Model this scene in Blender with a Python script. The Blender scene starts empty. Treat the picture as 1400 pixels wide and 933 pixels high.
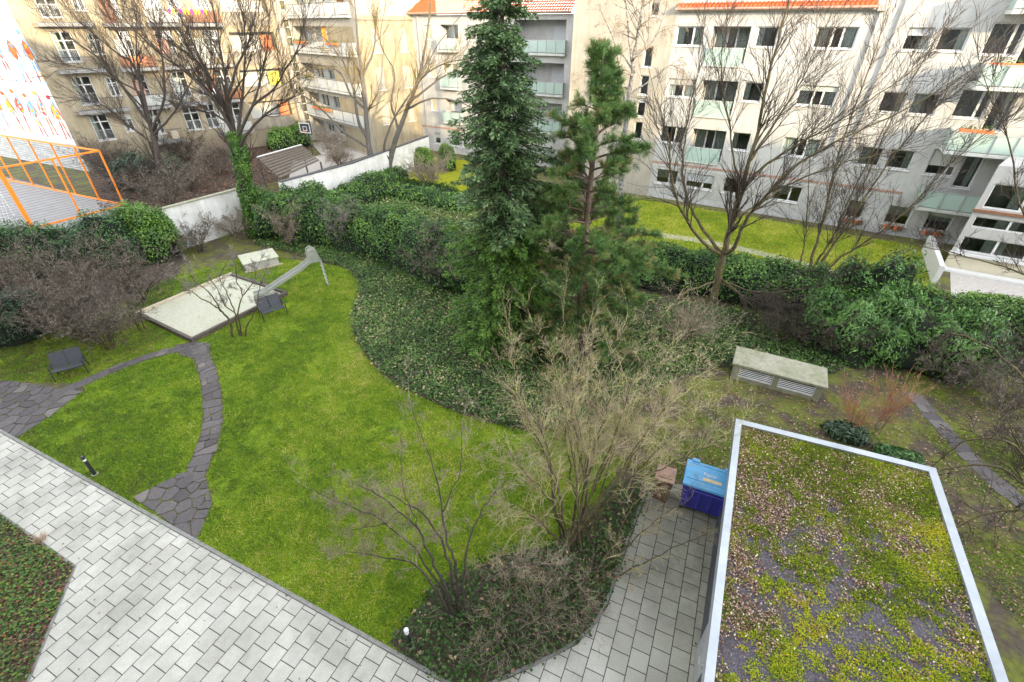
import math
SUN_EL, SUN, SKY, EXPO, DENS = 13, 2.0, .15, 3.35, 1.0
import bpy, math, random
import numpy as np
from mathutils import Vector, Matrix
random.seed(7); rng = np.random.default_rng(7)
R = math.radians; PI = math.pi
scene = bpy.context.scene
COL = scene.collection

# ------------------------------------------------------------------ camera model (metres; the camera stands at a 4th floor window)
FOC, PITCH, H = 644.0, R(34), 11.5
SP, CP = math.sin(PITCH), math.cos(PITCH)
def ray(u, v):
    a = (u - 700) / FOC; b = (466.5 - v) / FOC
    return a, CP + b * SP, -SP + b * CP
def G(u, v, z=0.0):                      # ground position seen at a photo pixel
    a, dy, dz = ray(u, v); t = (z - H) / dz
    return Vector((a * t, dy * t, z))
def G2(u, v, z=0.0):
    p = G(u, v, z); return (p.x, p.y)
def at(u, v, Y):                         # position at a forward distance
    a, dy, dz = ray(u, v); t = Y / dy
    return Vector((a * t, Y, H + dz * t))

# ------------------------------------------------------------------ object helpers
def tag(o, label=None, cat=None, group=None, kind=None):
    if label: o['label'] = label
    if cat: o['category'] = cat
    if group: o['group'] = group
    if kind: o['kind'] = kind
    return o
def thing(name, label, cat, loc=(0, 0, 0), rz=0.0, group=None):
    o = bpy.data.objects.new(name, None); COL.objects.link(o)
    o.location = loc; o.rotation_euler = (0, 0, rz); o.empty_display_size = .2
    return tag(o, label, cat, group)
def link(name, me, mat, parent=None, loc=None, rz=None, smooth=False):
    o = bpy.data.objects.new(name, me); COL.objects.link(o)
    if mat is not None and not me.materials:
        for m in (mat if isinstance(mat, (list, tuple)) else [mat]): me.materials.append(m)
    if parent is not None: o.parent = parent
    if loc is not None: o.location = loc
    if rz is not None: o.rotation_euler = (0, 0, rz)
    if smooth: me.polygons.foreach_set('use_smooth', [True] * len(me.polygons))
    return o
def np_mesh(name, V, F, tone=None):
    """V (n,3), F (m,k) with k = 3 or 4; tone (n,) or (n,3)"""
    me = bpy.data.meshes.new(name)
    V = np.asarray(V, np.float32); F = np.asarray(F, np.int32); k = F.shape[1]; m = len(F)
    me.vertices.add(len(V)); me.vertices.foreach_set('co', V.ravel())
    me.loops.add(m * k); me.loops.foreach_set('vertex_index', F.ravel())
    me.polygons.add(m)
    me.polygons.foreach_set('loop_start', np.arange(0, m * k, k, dtype=np.int32))
    me.polygons.foreach_set('loop_total', np.full(m, k, np.int32))
    me.update(calc_edges=True)
    if tone is not None:
        a = me.attributes.new('tone', 'FLOAT_COLOR', 'POINT')
        c = np.ones((len(V), 4), np.float32); t = np.asarray(tone, np.float32)
        c[:, :3] = t[:, None] if t.ndim == 1 else t
        a.data.foreach_set('color', c.ravel())
    return me
class MB:
    """collects boxes, prisms and tubes into ONE mesh"""
    def __init__(s): s.v = []; s.f = []; s.c = []
    def add(s, vs, fs, col=None):
        n = len(s.v); s.v += [tuple(p) for p in vs]; s.f += [tuple(i + n for i in f) for f in fs]
        s.c += [col or (1, 1, 1)] * len(vs); return s
    def box(s, x0, x1, y0, y1, z0, z1, M=None, col=None):
        vs = [Vector((x, y, z)) for z in (z0, z1) for y in (y0, y1) for x in (x0, x1)]
        if M is not None: vs = [M @ p for p in vs]
        return s.add(vs, [(0, 2, 3, 1), (4, 5, 7, 6), (0, 1, 5, 4), (2, 6, 7, 3), (0, 4, 6, 2), (1, 3, 7, 5)], col)
    def bbox(s, x0, x1, y0, y1, z0, z1, b=.01, M=None, col=None):   # box with chamfered edges
        import itertools
        vs = []; idx = {}
        X = (x0, x1); Y = (y0, y1); Z = (z0, z1)
        for i, j, k in itertools.product((0, 1), repeat=3):
            for ax in range(3):
                p = [X[i], Y[j], Z[k]]; sg = (1 if i == 0 else -1, 1 if j == 0 else -1, 1 if k == 0 else -1)
                for q in range(3):
                    if q != ax: p[q] += sg[q] * b
                idx[(i, j, k, ax)] = len(vs); vs.append(M @ Vector(p) if M is not None else Vector(p))
        fs = []
        for ax in range(3):
            o = [q for q in range(3) if q != ax]
            for s_ in (0, 1):
                f = []
                for (p, q) in ((0, 0), (1, 0), (1, 1), (0, 1)):
                    t = [0, 0, 0]; t[ax] = s_; t[o[0]] = p; t[o[1]] = q; f.append(idx[(*t, ax)])
                fs.append(f if (s_ == 1) != (ax == 1) else f[::-1])
        for ax in range(3):
            o = [q for q in range(3) if q != ax]
            for p in (0, 1):
                for q in (0, 1):
                    t0 = [0, 0, 0]; t0[o[0]] = p; t0[o[1]] = q; t1 = list(t0); t1[ax] = 1
                    fs.append([idx[(*t0, o[0])], idx[(*t1, o[0])], idx[(*t1, o[1])], idx[(*t0, o[1])]])
        for t in itertools.product((0, 1), repeat=3): fs.append([idx[(*t, 0)], idx[(*t, 1)], idx[(*t, 2)]])
        return s.add(vs, fs, col)
    def prism(s, poly, z0, z1, col=None):
        n = len(poly); vs = [(x, y, z0) for x, y in poly] + [(x, y, z1) for x, y in poly]
        fs = [tuple(range(n))[::-1], tuple(range(n, 2 * n))] + [(i, (i + 1) % n, n + (i + 1) % n, n + i) for i in range(n)]
        return s.add(vs, fs, col)
    def poly(s, pts, col=None):
        return s.add(pts, [tuple(range(len(pts)))], col)
    def tube(s, pts, rad, n=8, cap=True, col=None):
        pts = [Vector(p) for p in pts]; k = len(pts)
        rad = [rad] * k if not isinstance(rad, (list, tuple)) else rad
        vs = []; up = None
        for i, p in enumerate(pts):
            d = (pts[min(i + 1, k - 1)] - pts[max(i - 1, 0)]).normalized()
            if up is None: up = d.orthogonal().normalized()
            up = (up - d * up.dot(d)).normalized(); w = d.cross(up)
            for j in range(n):
                a = 2 * PI * j / n; vs.append(p + (up * math.cos(a) + w * math.sin(a)) * rad[i])
        fs = [(i * n + j, i * n + (j + 1) % n, (i + 1) * n + (j + 1) % n, (i + 1) * n + j) for i in range(k - 1) for j in range(n)]
        if cap: fs += [tuple(range(n))[::-1], tuple(range((k - 1) * n, k * n))]
        return s.add(vs, fs, col)
    def build(s, name, mat, parent=None, loc=None, rz=None, smooth=False, color=False):
        me = bpy.data.meshes.new(name); me.from_pydata(s.v, [], s.f); me.update()
        if color:
            a = me.attributes.new('tone', 'FLOAT_COLOR', 'POINT')
            a.data.foreach_set('color', [q for c in s.c for q in (*c, 1)])
        import bmesh
        bm = bmesh.new(); bm.from_mesh(me); bmesh.ops.recalc_face_normals(bm, faces=bm.faces); bm.to_mesh(me); bm.free()
        return link(name, me, mat, parent, loc, rz, smooth)

# ------------------------------------------------------------------ materials
def newmat(name):
    m = bpy.data.materials.new(name); m.use_nodes = True
    nt = m.node_tree; b = nt.nodes['Principled BSDF']
    return m, nt, b
def N(nt, t, **kw):
    n = nt.nodes.new(t)
    for k, v in kw.items(): setattr(n, k, v)
    return n
def ramp(nt, stops, src):
    r = N(nt, 'ShaderNodeValToRGB'); e = r.color_ramp.elements
    while len(e) < len(stops): e.new(.5)
    for el, (p, c) in zip(e, stops): el.position = p; el.color = (*c, 1)
    nt.links.new(src, r.inputs[0]); return r.outputs[0]
def noise(nt, co, scale, detail=5, rough=.6, dist=0.0):
    n = N(nt, 'ShaderNodeTexNoise'); n.inputs['Scale'].default_value = scale; n.inputs['Detail'].default_value = detail
    n.inputs['Roughness'].default_value = rough; n.inputs['Distortion'].default_value = dist
    nt.links.new(co, n.inputs['Vector']); return n.outputs['Fac']
def mixc(nt, f, a, b, mode='MIX'):
    m = N(nt, 'ShaderNodeMix', data_type='RGBA', blend_type=mode)
    for s, i in ((f, 0), (a, 6), (b, 7)):
        if hasattr(s, 'is_output'): nt.links.new(s, m.inputs[i])
        elif i == 0: m.inputs[0].default_value = s
        else: m.inputs[i].default_value = (*s, 1)
    return m.outputs[2]
def bump(nt, b, h, st=.3, d=.02):
    n = N(nt, 'ShaderNodeBump'); n.inputs['Strength'].default_value = st; n.inputs['Distance'].default_value = d
    nt.links.new(h, n.inputs['Height']); nt.links.new(n.outputs[0], b.inputs['Normal'])
def OC(nt): return N(nt, 'ShaderNodeTexCoord').outputs['Object']
def mat_noise(name, stops, scale=3, rough=.85, detail=6, bmp=0, bscale=None, bd=.02, metal=0, spec=.4, big=None, streak=0):
    m, nt, b = newmat(name); co = OC(nt)
    c = ramp(nt, stops, noise(nt, co, scale, detail, .65))
    if big: c = mixc(nt, ramp(nt, [(.35, (0, 0, 0)), (.65, (1, 1, 1))], noise(nt, co, big[0], 3)), c, mixc(nt, 1.0, c, big[1], 'MULTIPLY'))
    if streak:
        mp = N(nt, 'ShaderNodeMapping'); mp.inputs['Scale'].default_value = (3.2, 3.2, .22); nt.links.new(co, mp.inputs[0])
        c = mixc(nt, streak, c, ramp(nt, [(.38, (.62, .60, .56)), (.58, (1, 1, 1))], noise(nt, mp.outputs[0], 1.0, 6, .7)), 'MULTIPLY')
    nt.links.new(c, b.inputs['Base Color']); b.inputs['Roughness'].default_value = rough
    b.inputs['Metallic'].default_value = metal; b.inputs['Specular IOR Level'].default_value = spec
    if bmp: bump(nt, b, noise(nt, co, bscale or scale * 4, 4), bmp, bd)
    return m
def mat_leaf(name, stops, rough=.5, trans=.25, spec=.35):
    m, nt, b = newmat(name)
    at_ = N(nt, 'ShaderNodeAttribute', attribute_name='tone')
    c = ramp(nt, stops, at_.outputs['Fac'])
    nt.links.new(c, b.inputs['Base Color']); b.inputs['Roughness'].default_value = rough
    b.inputs['Specular IOR Level'].default_value = spec
    if trans:
        tr = N(nt, 'ShaderNodeBsdfTranslucent'); nt.links.new(c, tr.inputs['Color'])
        mx = N(nt, 'ShaderNodeMixShader'); mx.inputs[0].default_value = trans
        nt.links.new(b.outputs[0], mx.inputs[1]); nt.links.new(tr.outputs[0], mx.inputs[2])
        nt.links.new(mx.outputs[0], nt.nodes['Material Output'].inputs['Surface'])
    return m
def mat_tone(name, rough=.7, spec=.3):                 # colour comes straight from the mesh's own painted colours
    m, nt, b = newmat(name); a = N(nt, 'ShaderNodeAttribute', attribute_name='tone')
    nt.links.new(a.outputs['Color'], b.inputs['Base Color']); b.inputs['Roughness'].default_value = rough
    b.inputs['Specular IOR Level'].default_value = spec; return m
def two(c, k=.25): return [(.3, tuple(x * (1 - k) for x in c)), (.7, tuple(min(1, x * (1 + k)) for x in c))]
M = {}
M['plaster'] = mat_noise('plaster', [(.25, (.33, .325, .315)), (.6, (.43, .425, .41))], .9, .9, 7, .25, 60, .004, big=(.35, (.93, .925, .91)), streak=0.26)
M['plaster_warm'] = mat_noise('plaster_warm', [(.25, (.29, .265, .22)), (.6, (.37, .34, .285))], .8, .9, 7, .25, 60, .004, big=(.3, (.9, .89, .87)), streak=0.35)
M['plaster_beige'] = mat_noise('plaster_beige', [(.25, (.24, .20, .135)), (.6, (.33, .285, .20))], .8, .9, 7, .3, 50, .005, big=(.3, (.82, .80, .76)), streak=0.42)
M['plaster_cream'] = mat_noise('plaster_cream', two((.48, .44, .33), .08), 1.2, .9)
M['plinth'] = mat_noise('plinth', [(.3, (.36, .36, .36)), (.7, (.48, .48, .47))], 2, .9, 7, .2, 40, .005, streak=0.4)
M['white_paint'] = mat_noise('white_paint', two((.56, .56, .55), .05), 3, .5)
M['frame_white'] = mat_noise('frame_white', two((.56, .56, .545), .05), 2, .4)
M['brown_wood'] = mat_noise('brown_wood', two((.20, .09, .045), .3), 6, .7)
M['string_red'] = mat_noise('string_red', two((.34, .20, .15), .15), 3, .8)
M['grey_metal'] = mat_noise('grey_metal', two((.42, .43, .44), .12), 2.5, .45, metal=.6)
M['zinc'] = mat_noise('zinc', [(.3, (.33, .35, .365)), (.65, (.42, .445, .46))], 2.2, .42, 7, .05, 30, .003, metal=.55, big=(.8, (.88, .89, .91)))
M['dark_metal'] = mat_noise('dark_metal', two((.035, .037, .045), .2), 8, .4, metal=.3)
M['anthracite'] = mat_noise('anthracite', two((.055, .058, .068), .2), 12, .6)
M['downpipe'] = mat_noise('downpipe', two((.40, .37, .34), .15), 2, .5, metal=.3)
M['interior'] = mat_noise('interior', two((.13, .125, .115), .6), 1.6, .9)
M['shutter'] = mat_noise('shutter', two((.40, .41, .42), .08), 2, .6)
M['curtain'] = mat_noise('curtain', two((.5, .5, .46), .12), 9, .9)
M['curtain_dim'] = mat_noise('curtain_dim', two((.42, .44, .40), .2), 9, .9)
M['parapet_glass'] = mat_noise('parapet_glass', two((.33, .42, .375), .06), .7, .12, spec=.6)
M['parapet_white'] = mat_noise('parapet_white', two((.46, .46, .43), .1), 2, .8)
M['parapet_old'] = mat_noise('parapet_old', two((.24, .21, .165), .3), 1.2, .85, streak=0.6)
M['concrete'] = mat_noise('concrete', [(.25, (.18, .17, .13)), (.5, (.29, .28, .21)), (.8, (.37, .36, .28))], 6, .92, 9, .35, 60, .006, big=(1.2, (.78, .80, .70)))
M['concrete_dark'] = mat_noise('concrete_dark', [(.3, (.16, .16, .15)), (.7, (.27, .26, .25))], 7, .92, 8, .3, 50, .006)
M['wood_grey'] = mat_noise('wood_grey', [(.3, (.06, .05, .042)), (.7, (.14, .115, .09))], 9, .85, 8, .3, 40, .006)
M['wood_pale'] = mat_noise('wood_pale', [(.3, (.42, .35, .25)), (.7, (.58, .50, .38))], 9, .8, 8, .2, 40, .004)
M['wood_box'] = mat_noise('wood_box', [(.3, (.40, .38, .33)), (.7, (.55, .53, .48))], 7, .85, 8, .2, 40, .004)
M['orange'] = mat_noise('orange', two((.85, .24, .015), .08), 3, .45)
M['orange_pot'] = mat_noise('orange_pot', two((.62, .17, .05), .15), 5, .7)
M['soil'] = mat_noise('soil', [(.3, (.035, .027, .02)), (.55, (.075, .055, .04)), (.8, (.13, .095, .07))], 9, .95, 9, .6, 50, .03)
M['bin_blue'] = mat_noise('bin_blue', two((.055, .055, .40), .1), 4, .45)
M['bin_lid'] = mat_noise('bin_lid', [(.3, (.09, .33, .62)), (.7, (.13, .42, .70))], 3, .35, big=(4, (1.25, 1.1, 1.05)))
M['bin_brown'] = mat_noise('bin_brown', two((.16, .085, .06), .15), 5, .6)
M['bin_brown_lid'] = mat_noise('bin_brown_lid', two((.36, .22, .17), .12), 5, .6)
M['rubber'] = mat_noise('rubber', two((.02, .02, .02), .2), 8, .8)
M['sticker'] = mat_noise('sticker', two((.75, .55, .30), .1), 8, .6)
M['lamp_white'] = mat_noise('lamp_white', two((.78, .78, .78), .04), 3, .35)
M['sand'] = mat_noise('sand', [(.25, (.20, .20, .13)), (.40, (.43, .42, .33)), (.8, (.56, .545, .45))], 9, .95, 9, .5, 70, .02, big=(1.3, (.9, .92, .84)))
M['court'] = mat_noise('court', two((.24, .235, .23), .12), 1.5, .9, 8, .2, 30, .01)
M['gravel_path'] = mat_noise('gravel_path', two((.40, .37, .34), .2), 5, .95, 8, .4, 40, .01)
M['mesh_white'] = mat_noise('mesh_white', two((.6, .6, .6), .08), 4, .5)
M['steel'] = mat_noise('steel', [(.3, (.34, .345, .31)), (.7, (.46, .465, .42))], 3, .5, metal=.3)
M['skin'] = mat_noise('skin', two((.5, .32, .24), .05), 8, .6)
M['cloth_dark'] = mat_noise('cloth_dark', two((.03, .03, .04), .2), 8, .9)
M['paint'] = mat_tone('paint')
M['brick_grey'] = None
# bark and twigs
M['bark'] = mat_noise('bark', [(.3, (.030, .024, .020)), (.6, (.075, .060, .048)), (.8, (.13, .105, .08))], 14, .95, 9, .8, 30, .02)
M['bark_moss'] = mat_noise('bark_moss', [(.3, (.045, .036, .022)), (.55, (.10, .08, .036)), (.75, (.20, .18, .045))], 7, .95, 9, .8, 30, .02)
M['bark_pine'] = mat_noise('bark_pine', [(.3, (.075, .052, .04)), (.6, (.16, .11, .082)), (.8, (.25, .19, .15))], 10, .95, 9, .9, 25, .03)
M['bark_birch'] = mat_noise('bark_birch', [(.40, (.05, .045, .04)), (.52, (.20, .19, .175)), (.78, (.34, .33, .31))], 7, .85, 8, .4, 30, .01)
M['bark_grey'] = mat_noise('bark_grey', [(.3, (.05, .045, .04)), (.6, (.125, .112, .095)), (.85, (.22, .20, .15))], 9, .95, 9, .6, 30, .02)
M['twig_tan'] = mat_noise('twig_tan', [(.3, (.10, .072, .05)), (.5, (.24, .19, .14)), (.7, (.40, .33, .25))], 6, .9)
M['twig_yellow'] = mat_noise('twig_yellow', [(.25, (.05, .036, .02)), (.5, (.13, .095, .04)), (.75, (.26, .20, .05))], .9, .9)
M['twig_dark'] = mat_noise('twig_dark', [(.3, (.028, .021, .017)), (.7, (.075, .056, .042))], 1.5, .9)
M['twig_grey'] = mat_noise('twig_grey', [(.3, (.09, .078, .065)), (.7, (.33, .29, .25))], 6, .9)
M['twig_mauve'] = mat_noise('twig_mauve', [(.32, (.028, .021, .016)), (.5, (.115, .09, .070)), (.68, (.42, .35, .28))], 7, .9)
M['twig_lichen'] = mat_noise('twig_lichen', [(.25, (.085, .055, .03)), (.38, (.23, .175, .095)), (.5, (.42, .34, .235)), (.61, (.48, .45, .15)), (.67, (.46, .37, .27)), (.8, (.5, .34, .29))], 2.6, .9)
M['twig_red'] = mat_noise('twig_red', [(.3, (.30, .07, .03)), (.5, (.34, .17, .09)), (.7, (.45, .26, .15))], 1.5, .85)
# leaves
M['ivy'] = mat_leaf('ivy', [(0, (.016, .036, .012)), (.45, (.045, .105, .024)), (.8, (.11, .22, .040)), (1, (.22, .36, .06))], .5, .12, .25)
M['ivy_ground'] = mat_leaf('ivy_ground', [(0, (.016, .036, .010)), (.4, (.055, .115, .026)), (.7, (.125, .22, .046)), (.88, (.30, .36, .11)), (1, (.46, .33, .22))], .5, .1, .25)
M['ivy_bright'] = mat_leaf('ivy_bright', [(0, (.035, .085, .015)), (.5, (.085, .19, .025)), (1, (.20, .34, .04))], .4, .25, .5)
M['laurel'] = mat_leaf('laurel', [(0, (.022, .058, .020)), (.5, (.062, .145, .036)), (1, (.15, .29, .06))], .42, .15, .35)
M['evergreen_dark'] = mat_leaf('evergreen_dark', [(0, (.012, .028, .014)), (.6, (.03, .062, .028)), (1, (.06, .11, .045))], .4, .12, .5)
M['spruce'] = mat_leaf('spruce', [(0, (.012, .030, .010)), (.45, (.055, .112, .036)), (.8, (.16, .25, .095)), (1, (.28, .38, .17))], .6, .1)
M['spruce_low'] = mat_leaf('spruce_low', [(0, (.020, .050, .010)), (.45, (.070, .155, .024)), (1, (.20, .34, .05))], .6, .15)
M['pine'] = mat_leaf('pine', [(0, (.018, .050, .014)), (.45, (.068, .145, .034)), (.85, (.17, .28, .065)), (1, (.34, .21, .10))], .55, .12)
M['needle_brown'] = mat_leaf('needle_brown', [(0, (.13, .08, .05)), (1, (.30, .19, .11))], .8, .1)
M['grass'] = mat_leaf('grass', [(0, (.10, .115, .035)), (.2, (.075, .165, .018)), (.5, (.175, .31, .022)), (.8, (.37, .415, .035)), (1, (.56, .50, .17))], .6, .25, .2)
M['moss'] = mat_leaf('moss', [(0, (.08, .11, .010)), (.4, (.19, .26, .016)), (.75, (.40, .42, .022)), (1, (.46, .32, .03))], .9, .1, .1)
M['litter'] = mat_leaf('litter', [(0, (.07, .040, .026)), (.4, (.22, .125, .08)), (.75, (.46, .32, .22)), (1, (.68, .57, .44))], .8, .1, .2)
M['strawberry'] = mat_leaf('strawberry', [(0, (.04, .09, .02)), (.5, (.09, .18, .03)), (.8, (.20, .27, .04)), (.9, (.34, .13, .05)), (1, (.28, .07, .05))], .5, .2, .3)
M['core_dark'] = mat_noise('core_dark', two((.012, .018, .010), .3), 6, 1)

def mat_glass():
    m, nt, b = newmat('window_glass')
    gl = N(nt, 'ShaderNodeBsdfGlossy'); gl.inputs['Roughness'].default_value = .03; gl.inputs['Color'].default_value = (.9, .95, .95, 1)
    tr = N(nt, 'ShaderNodeBsdfTransparent'); tr.inputs['Color'].default_value = (.82, .88, .86, 1)
    fr = N(nt, 'ShaderNodeFresnel'); fr.inputs['IOR'].default_value = 1.7
    mx = N(nt, 'ShaderNodeMixShader'); nt.links.new(fr.outputs[0], mx.inputs[0])
    nt.links.new(tr.outputs[0], mx.inputs[1]); nt.links.new(gl.outputs[0], mx.inputs[2])
    nt.links.new(mx.outputs[0], nt.nodes['Material Output'].inputs['Surface']); return m
M['glass'] = mat_glass()
def mat_pavers():
    m, nt, b = newmat('concrete_pavers'); co = OC(nt)
    br = N(nt, 'ShaderNodeTexBrick'); br.offset = .5; br.squash = 1
    nt.links.new(co, br.inputs['Vector']); br.inputs['Scale'].default_value = 1
    br.inputs['Brick Width'].default_value = .405; br.inputs['Row Height'].default_value = .405
    br.inputs['Mortar Size'].default_value = .009; br.inputs['Mortar Smooth'].default_value = .1; br.inputs['Bias'].default_value = 0
    br.inputs['Color1'].default_value = (.48, .468, .415, 1); br.inputs['Color2'].default_value = (.405, .394, .35, 1); br.inputs['Mortar'].default_value = (.035, .033, .028, 1)
    fine = noise(nt, co, 45, 6, .7); bigp = noise(nt, co, .55, 5, .6); mid = noise(nt, co, 4, 6, .7)
    c = mixc(nt, .55, br.outputs['Color'], ramp(nt, [(.3, (.45, .45, .44)), (.5, (.98, .98, .98)), (.7, (1.25, 1.25, 1.25))], fine), 'MULTIPLY')
    c = mixc(nt, .8, c, ramp(nt, [(.30, (.60, .60, .585)), (.48, (.95, .95, .94)), (.62, (1.12, 1.12, 1.12)), (.74, (1.32, 1.32, 1.34))], bigp), 'MULTIPLY')
    c = mixc(nt, .6, c, ramp(nt, [(.35, (.82, .82, .80)), (.65, (1.08, 1.08, 1.08))], mid), 'MULTIPLY')
    sep = N(nt, 'ShaderNodeSeparateXYZ'); nt.links.new(co, sep.inputs[0])
    geo = N(nt, 'ShaderNodeNewGeometry'); s2 = N(nt, 'ShaderNodeSeparateXYZ'); nt.links.new(geo.outputs['Position'], s2.inputs[0])
    mr = N(nt, 'ShaderNodeMapRange'); mr.inputs['From Min'].default_value = 1.5; mr.inputs['From Max'].default_value = 4.2     # damp, algae-stained slabs of the alley by the shed
    nt.links.new(s2.outputs['X'], mr.inputs['Value'])
    st = N(nt, 'ShaderNodeMath', operation='MULTIPLY'); nt.links.new(mr.outputs[0], st.inputs[0]); nt.links.new(ramp(nt, [(.3, (.5, .5, .5)), (.6, (1, 1, 1))], mid), st.inputs[1])
    c = mixc(nt, st.outputs[0], c, mixc(nt, 1.0, c, (.46, .47, .39), 'MULTIPLY'))
    nt.links.new(c, b.inputs['Base Color']); b.inputs['Roughness'].default_value = .88
    inv = N(nt, 'ShaderNodeMath', operation='SUBTRACT'); inv.inputs[0].default_value = 1; nt.links.new(br.outputs['Fac'], inv.inputs[1])
    ad = N(nt, 'ShaderNodeMath', operation='MULTIPLY_ADD'); nt.links.new(fine, ad.inputs[0]); ad.inputs[1].default_value = .15; nt.links.new(inv.outputs[0], ad.inputs[2])
    bump(nt, b, ad.outputs[0], .6, .008); return m
M['pavers'] = mat_pavers()
def mat_tiles():
    m, nt, b = newmat('roof_tiles'); co = OC(nt)
    c = ramp(nt, [(.25, (.36, .05, .012)), (.6, (.50, .085, .014)), (.85, (.58, .13, .025))], noise(nt, co, 6, 5))
    nt.links.new(c, b.inputs['Base Color']); b.inputs['Roughness'].default_value = .75; return m
M['tiles'] = mat_tiles(); M['whitewash'] = mat_noise('whitewash', [(.3, (.60, .595, .57)), (.65, (.74, .735, .71))], 1.6, .9, 8, .3, 40, .006, big=(.7, (.86, .85, .82)), streak=0.28)
def mat_brick():
    m, nt, b = newmat('grey_brick'); co = OC(nt)
    mp = N(nt, 'ShaderNodeMapping'); mp.inputs['Rotation'].default_value = (R(90), 0, 0); nt.links.new(co, mp.inputs[0])
    br = N(nt, 'ShaderNodeTexBrick'); nt.links.new(mp.outputs[0], br.inputs['Vector']); br.inputs['Scale'].default_value = 1
    br.inputs['Brick Width'].default_value = .5; br.inputs['Row Height'].default_value = .22; br.inputs['Mortar Size'].default_value = .012
    br.inputs['Color1'].default_value = (.42, .42, .41, 1); br.inputs['Color2'].default_value = (.30, .30, .30, 1); br.inputs['Mortar'].default_value = (.16, .16, .16, 1)
    nt.links.new(br.outputs['Color'], b.inputs['Base Color']); b.inputs['Roughness'].default_value = .9; return m
M['brick_grey'] = mat_brick()
def mat_ground():
    m, nt, b = newmat('ground_soil_and_moss'); co = OC(nt)
    soil = ramp(nt, [(.3, (.035, .027, .018)), (.6, (.085, .062, .042)), (.8, (.14, .10, .075))], noise(nt, co, 7, 8, .7))
    moss = ramp(nt, [(.3, (.06, .07, .010)), (.7, (.15, .16, .016))], noise(nt, co, 5, 8, .7))
    f = ramp(nt, [(.44, (0, 0, 0)), (.56, (1, 1, 1))], noise(nt, co, .9, 8, .7))
    nt.links.new(mixc(nt, f, soil, moss), b.inputs['Base Color']); b.inputs['Roughness'].default_value = .95
    bump(nt, b, noise(nt, co, 30, 6, .7), .6, .03); return m
M['ground'] = mat_ground()
def mat_lawn(name, a, b_, c_, k=1.0):
    m, nt, b = newmat(name); co = OC(nt)
    g = ramp(nt, [(.30, a), (.52, b_), (.75, c_)], noise(nt, co, 1.6, 9, .78))
    g = mixc(nt, .75, g, ramp(nt, [(.3, (.35, .35, .3)), (.5, (.9, .9, .9)), (.7, (1.5, 1.5, 1.4))], noise(nt, co, 22, 7, .85)), 'MULTIPLY')
    g = mixc(nt, ramp(nt, [(.60, (0, 0, 0)), (.70, (.8, .8, .8))], noise(nt, co, .75, 9, .75)), g, (.15, .115, .05))
    nt.links.new(g, b.inputs['Base Color']); b.inputs['Roughness'].default_value = .95; b.inputs['Specular IOR Level'].default_value = .1
    bump(nt, b, noise(nt, co, 45, 6, .8), .7, .03); return m
M['lawn'] = mat_lawn('lawn', (.07, .125, .012), (.15, .225, .015), (.27, .29, .022))
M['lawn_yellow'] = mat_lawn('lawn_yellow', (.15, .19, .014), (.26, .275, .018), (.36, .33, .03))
def mat_stone():
    m, nt, b = newmat('flagstone'); co = OC(nt)
    a = N(nt, 'ShaderNodeAttribute', attribute_name='tone')
    c = ramp(nt, [(0, (.055, .047, .048)), (.5, (.085, .074, .074)), (1, (.15, .132, .122))], a.outputs['Fac'])
    c = mixc(nt, .8, c, ramp(nt, [(.25, (.5, .48, .5)), (.52, (1, 1, 1)), (.66, (1.9, 1.8, 1.6)), (.8, (2.6, 2.5, 2.2))], noise(nt, co, 17, 10, .8)), 'MULTIPLY')
    nt.links.new(c, b.inputs['Base Color']); b.inputs['Roughness'].default_value = .8
    bump(nt, b, noise(nt, co, 18, 8, .7), .5, .02); return m
M['flag'] = mat_stone()
def mat_roof():
    m, nt, b = newmat('roof_substrate'); co = OC(nt)
    g = ramp(nt, [(.35, (.022, .019, .026)), (.5, (.075, .066, .08)), (.65, (.20, .175, .19))], noise(nt, co, 26, 9, .85))
    nt.links.new(g, b.inputs['Base Color']); b.inputs['Roughness'].default_value = .95
    bump(nt, b, noise(nt, co, 60, 6, .8), .8, .03); return m
M['substrate'] = mat_roof()

# ------------------------------------------------------------------ vegetation tools
_TB = np.random.default_rng(3).uniform(-1, 1, 4096)
def _vn(P):
    I = np.floor(P).astype(np.int64); f = P - I; f = f * f * (3 - 2 * f); v = 0
    for a in (0, 1):
        for b in (0, 1):
            for c in (0, 1):
                h = ((I[..., 0] + a) * 73856093 ^ (I[..., 1] + b) * 19349663 ^ (I[..., 2] + c) * 83492791) & 4095
                v = v + _TB[h] * (f[..., 0] if a else 1 - f[..., 0]) * (f[..., 1] if b else 1 - f[..., 1]) * (f[..., 2] if c else 1 - f[..., 2])
    return v
def fn(P, s=1.0):                        # value noise, about -1..1
    P = np.asarray(P, float) * s
    return 1.25 * (_vn(P) + .45 * _vn(P * 2.13 + 7.7))
def unit(A): return A / np.maximum(np.linalg.norm(A, axis=-1, keepdims=True), 1e-9)
def leaf_mesh(name, C, A, Nn, L, W, tone, fold=.0):
    n = len(C); A = unit(A); S = unit(np.cross(Nn, A)); Nn = unit(np.cross(A, S))
    L = np.broadcast_to(L, n)[:, None]; W = np.broadcast_to(W, n)[:, None]
    f = Nn * W * fold
    V = np.stack([C - A * L / 2, C + S * W / 2 + f + A * L * .08, C + A * L / 2, C - S * W / 2 + f + A * L * .08], 1).reshape(-1, 3)
    if fold:
        i = np.arange(n)[:, None] * 4
        F = np.concatenate([i + np.array([[0, 1, 2]]), i + np.array([[0, 2, 3]])])
    else: F = np.arange(n * 4).reshape(n, 4)
    return np_mesh(name, V, F, np.repeat(np.clip(tone, 0, 1), 4))
def rdir(n): return unit(rng.normal(size=(n, 3)))
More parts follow.
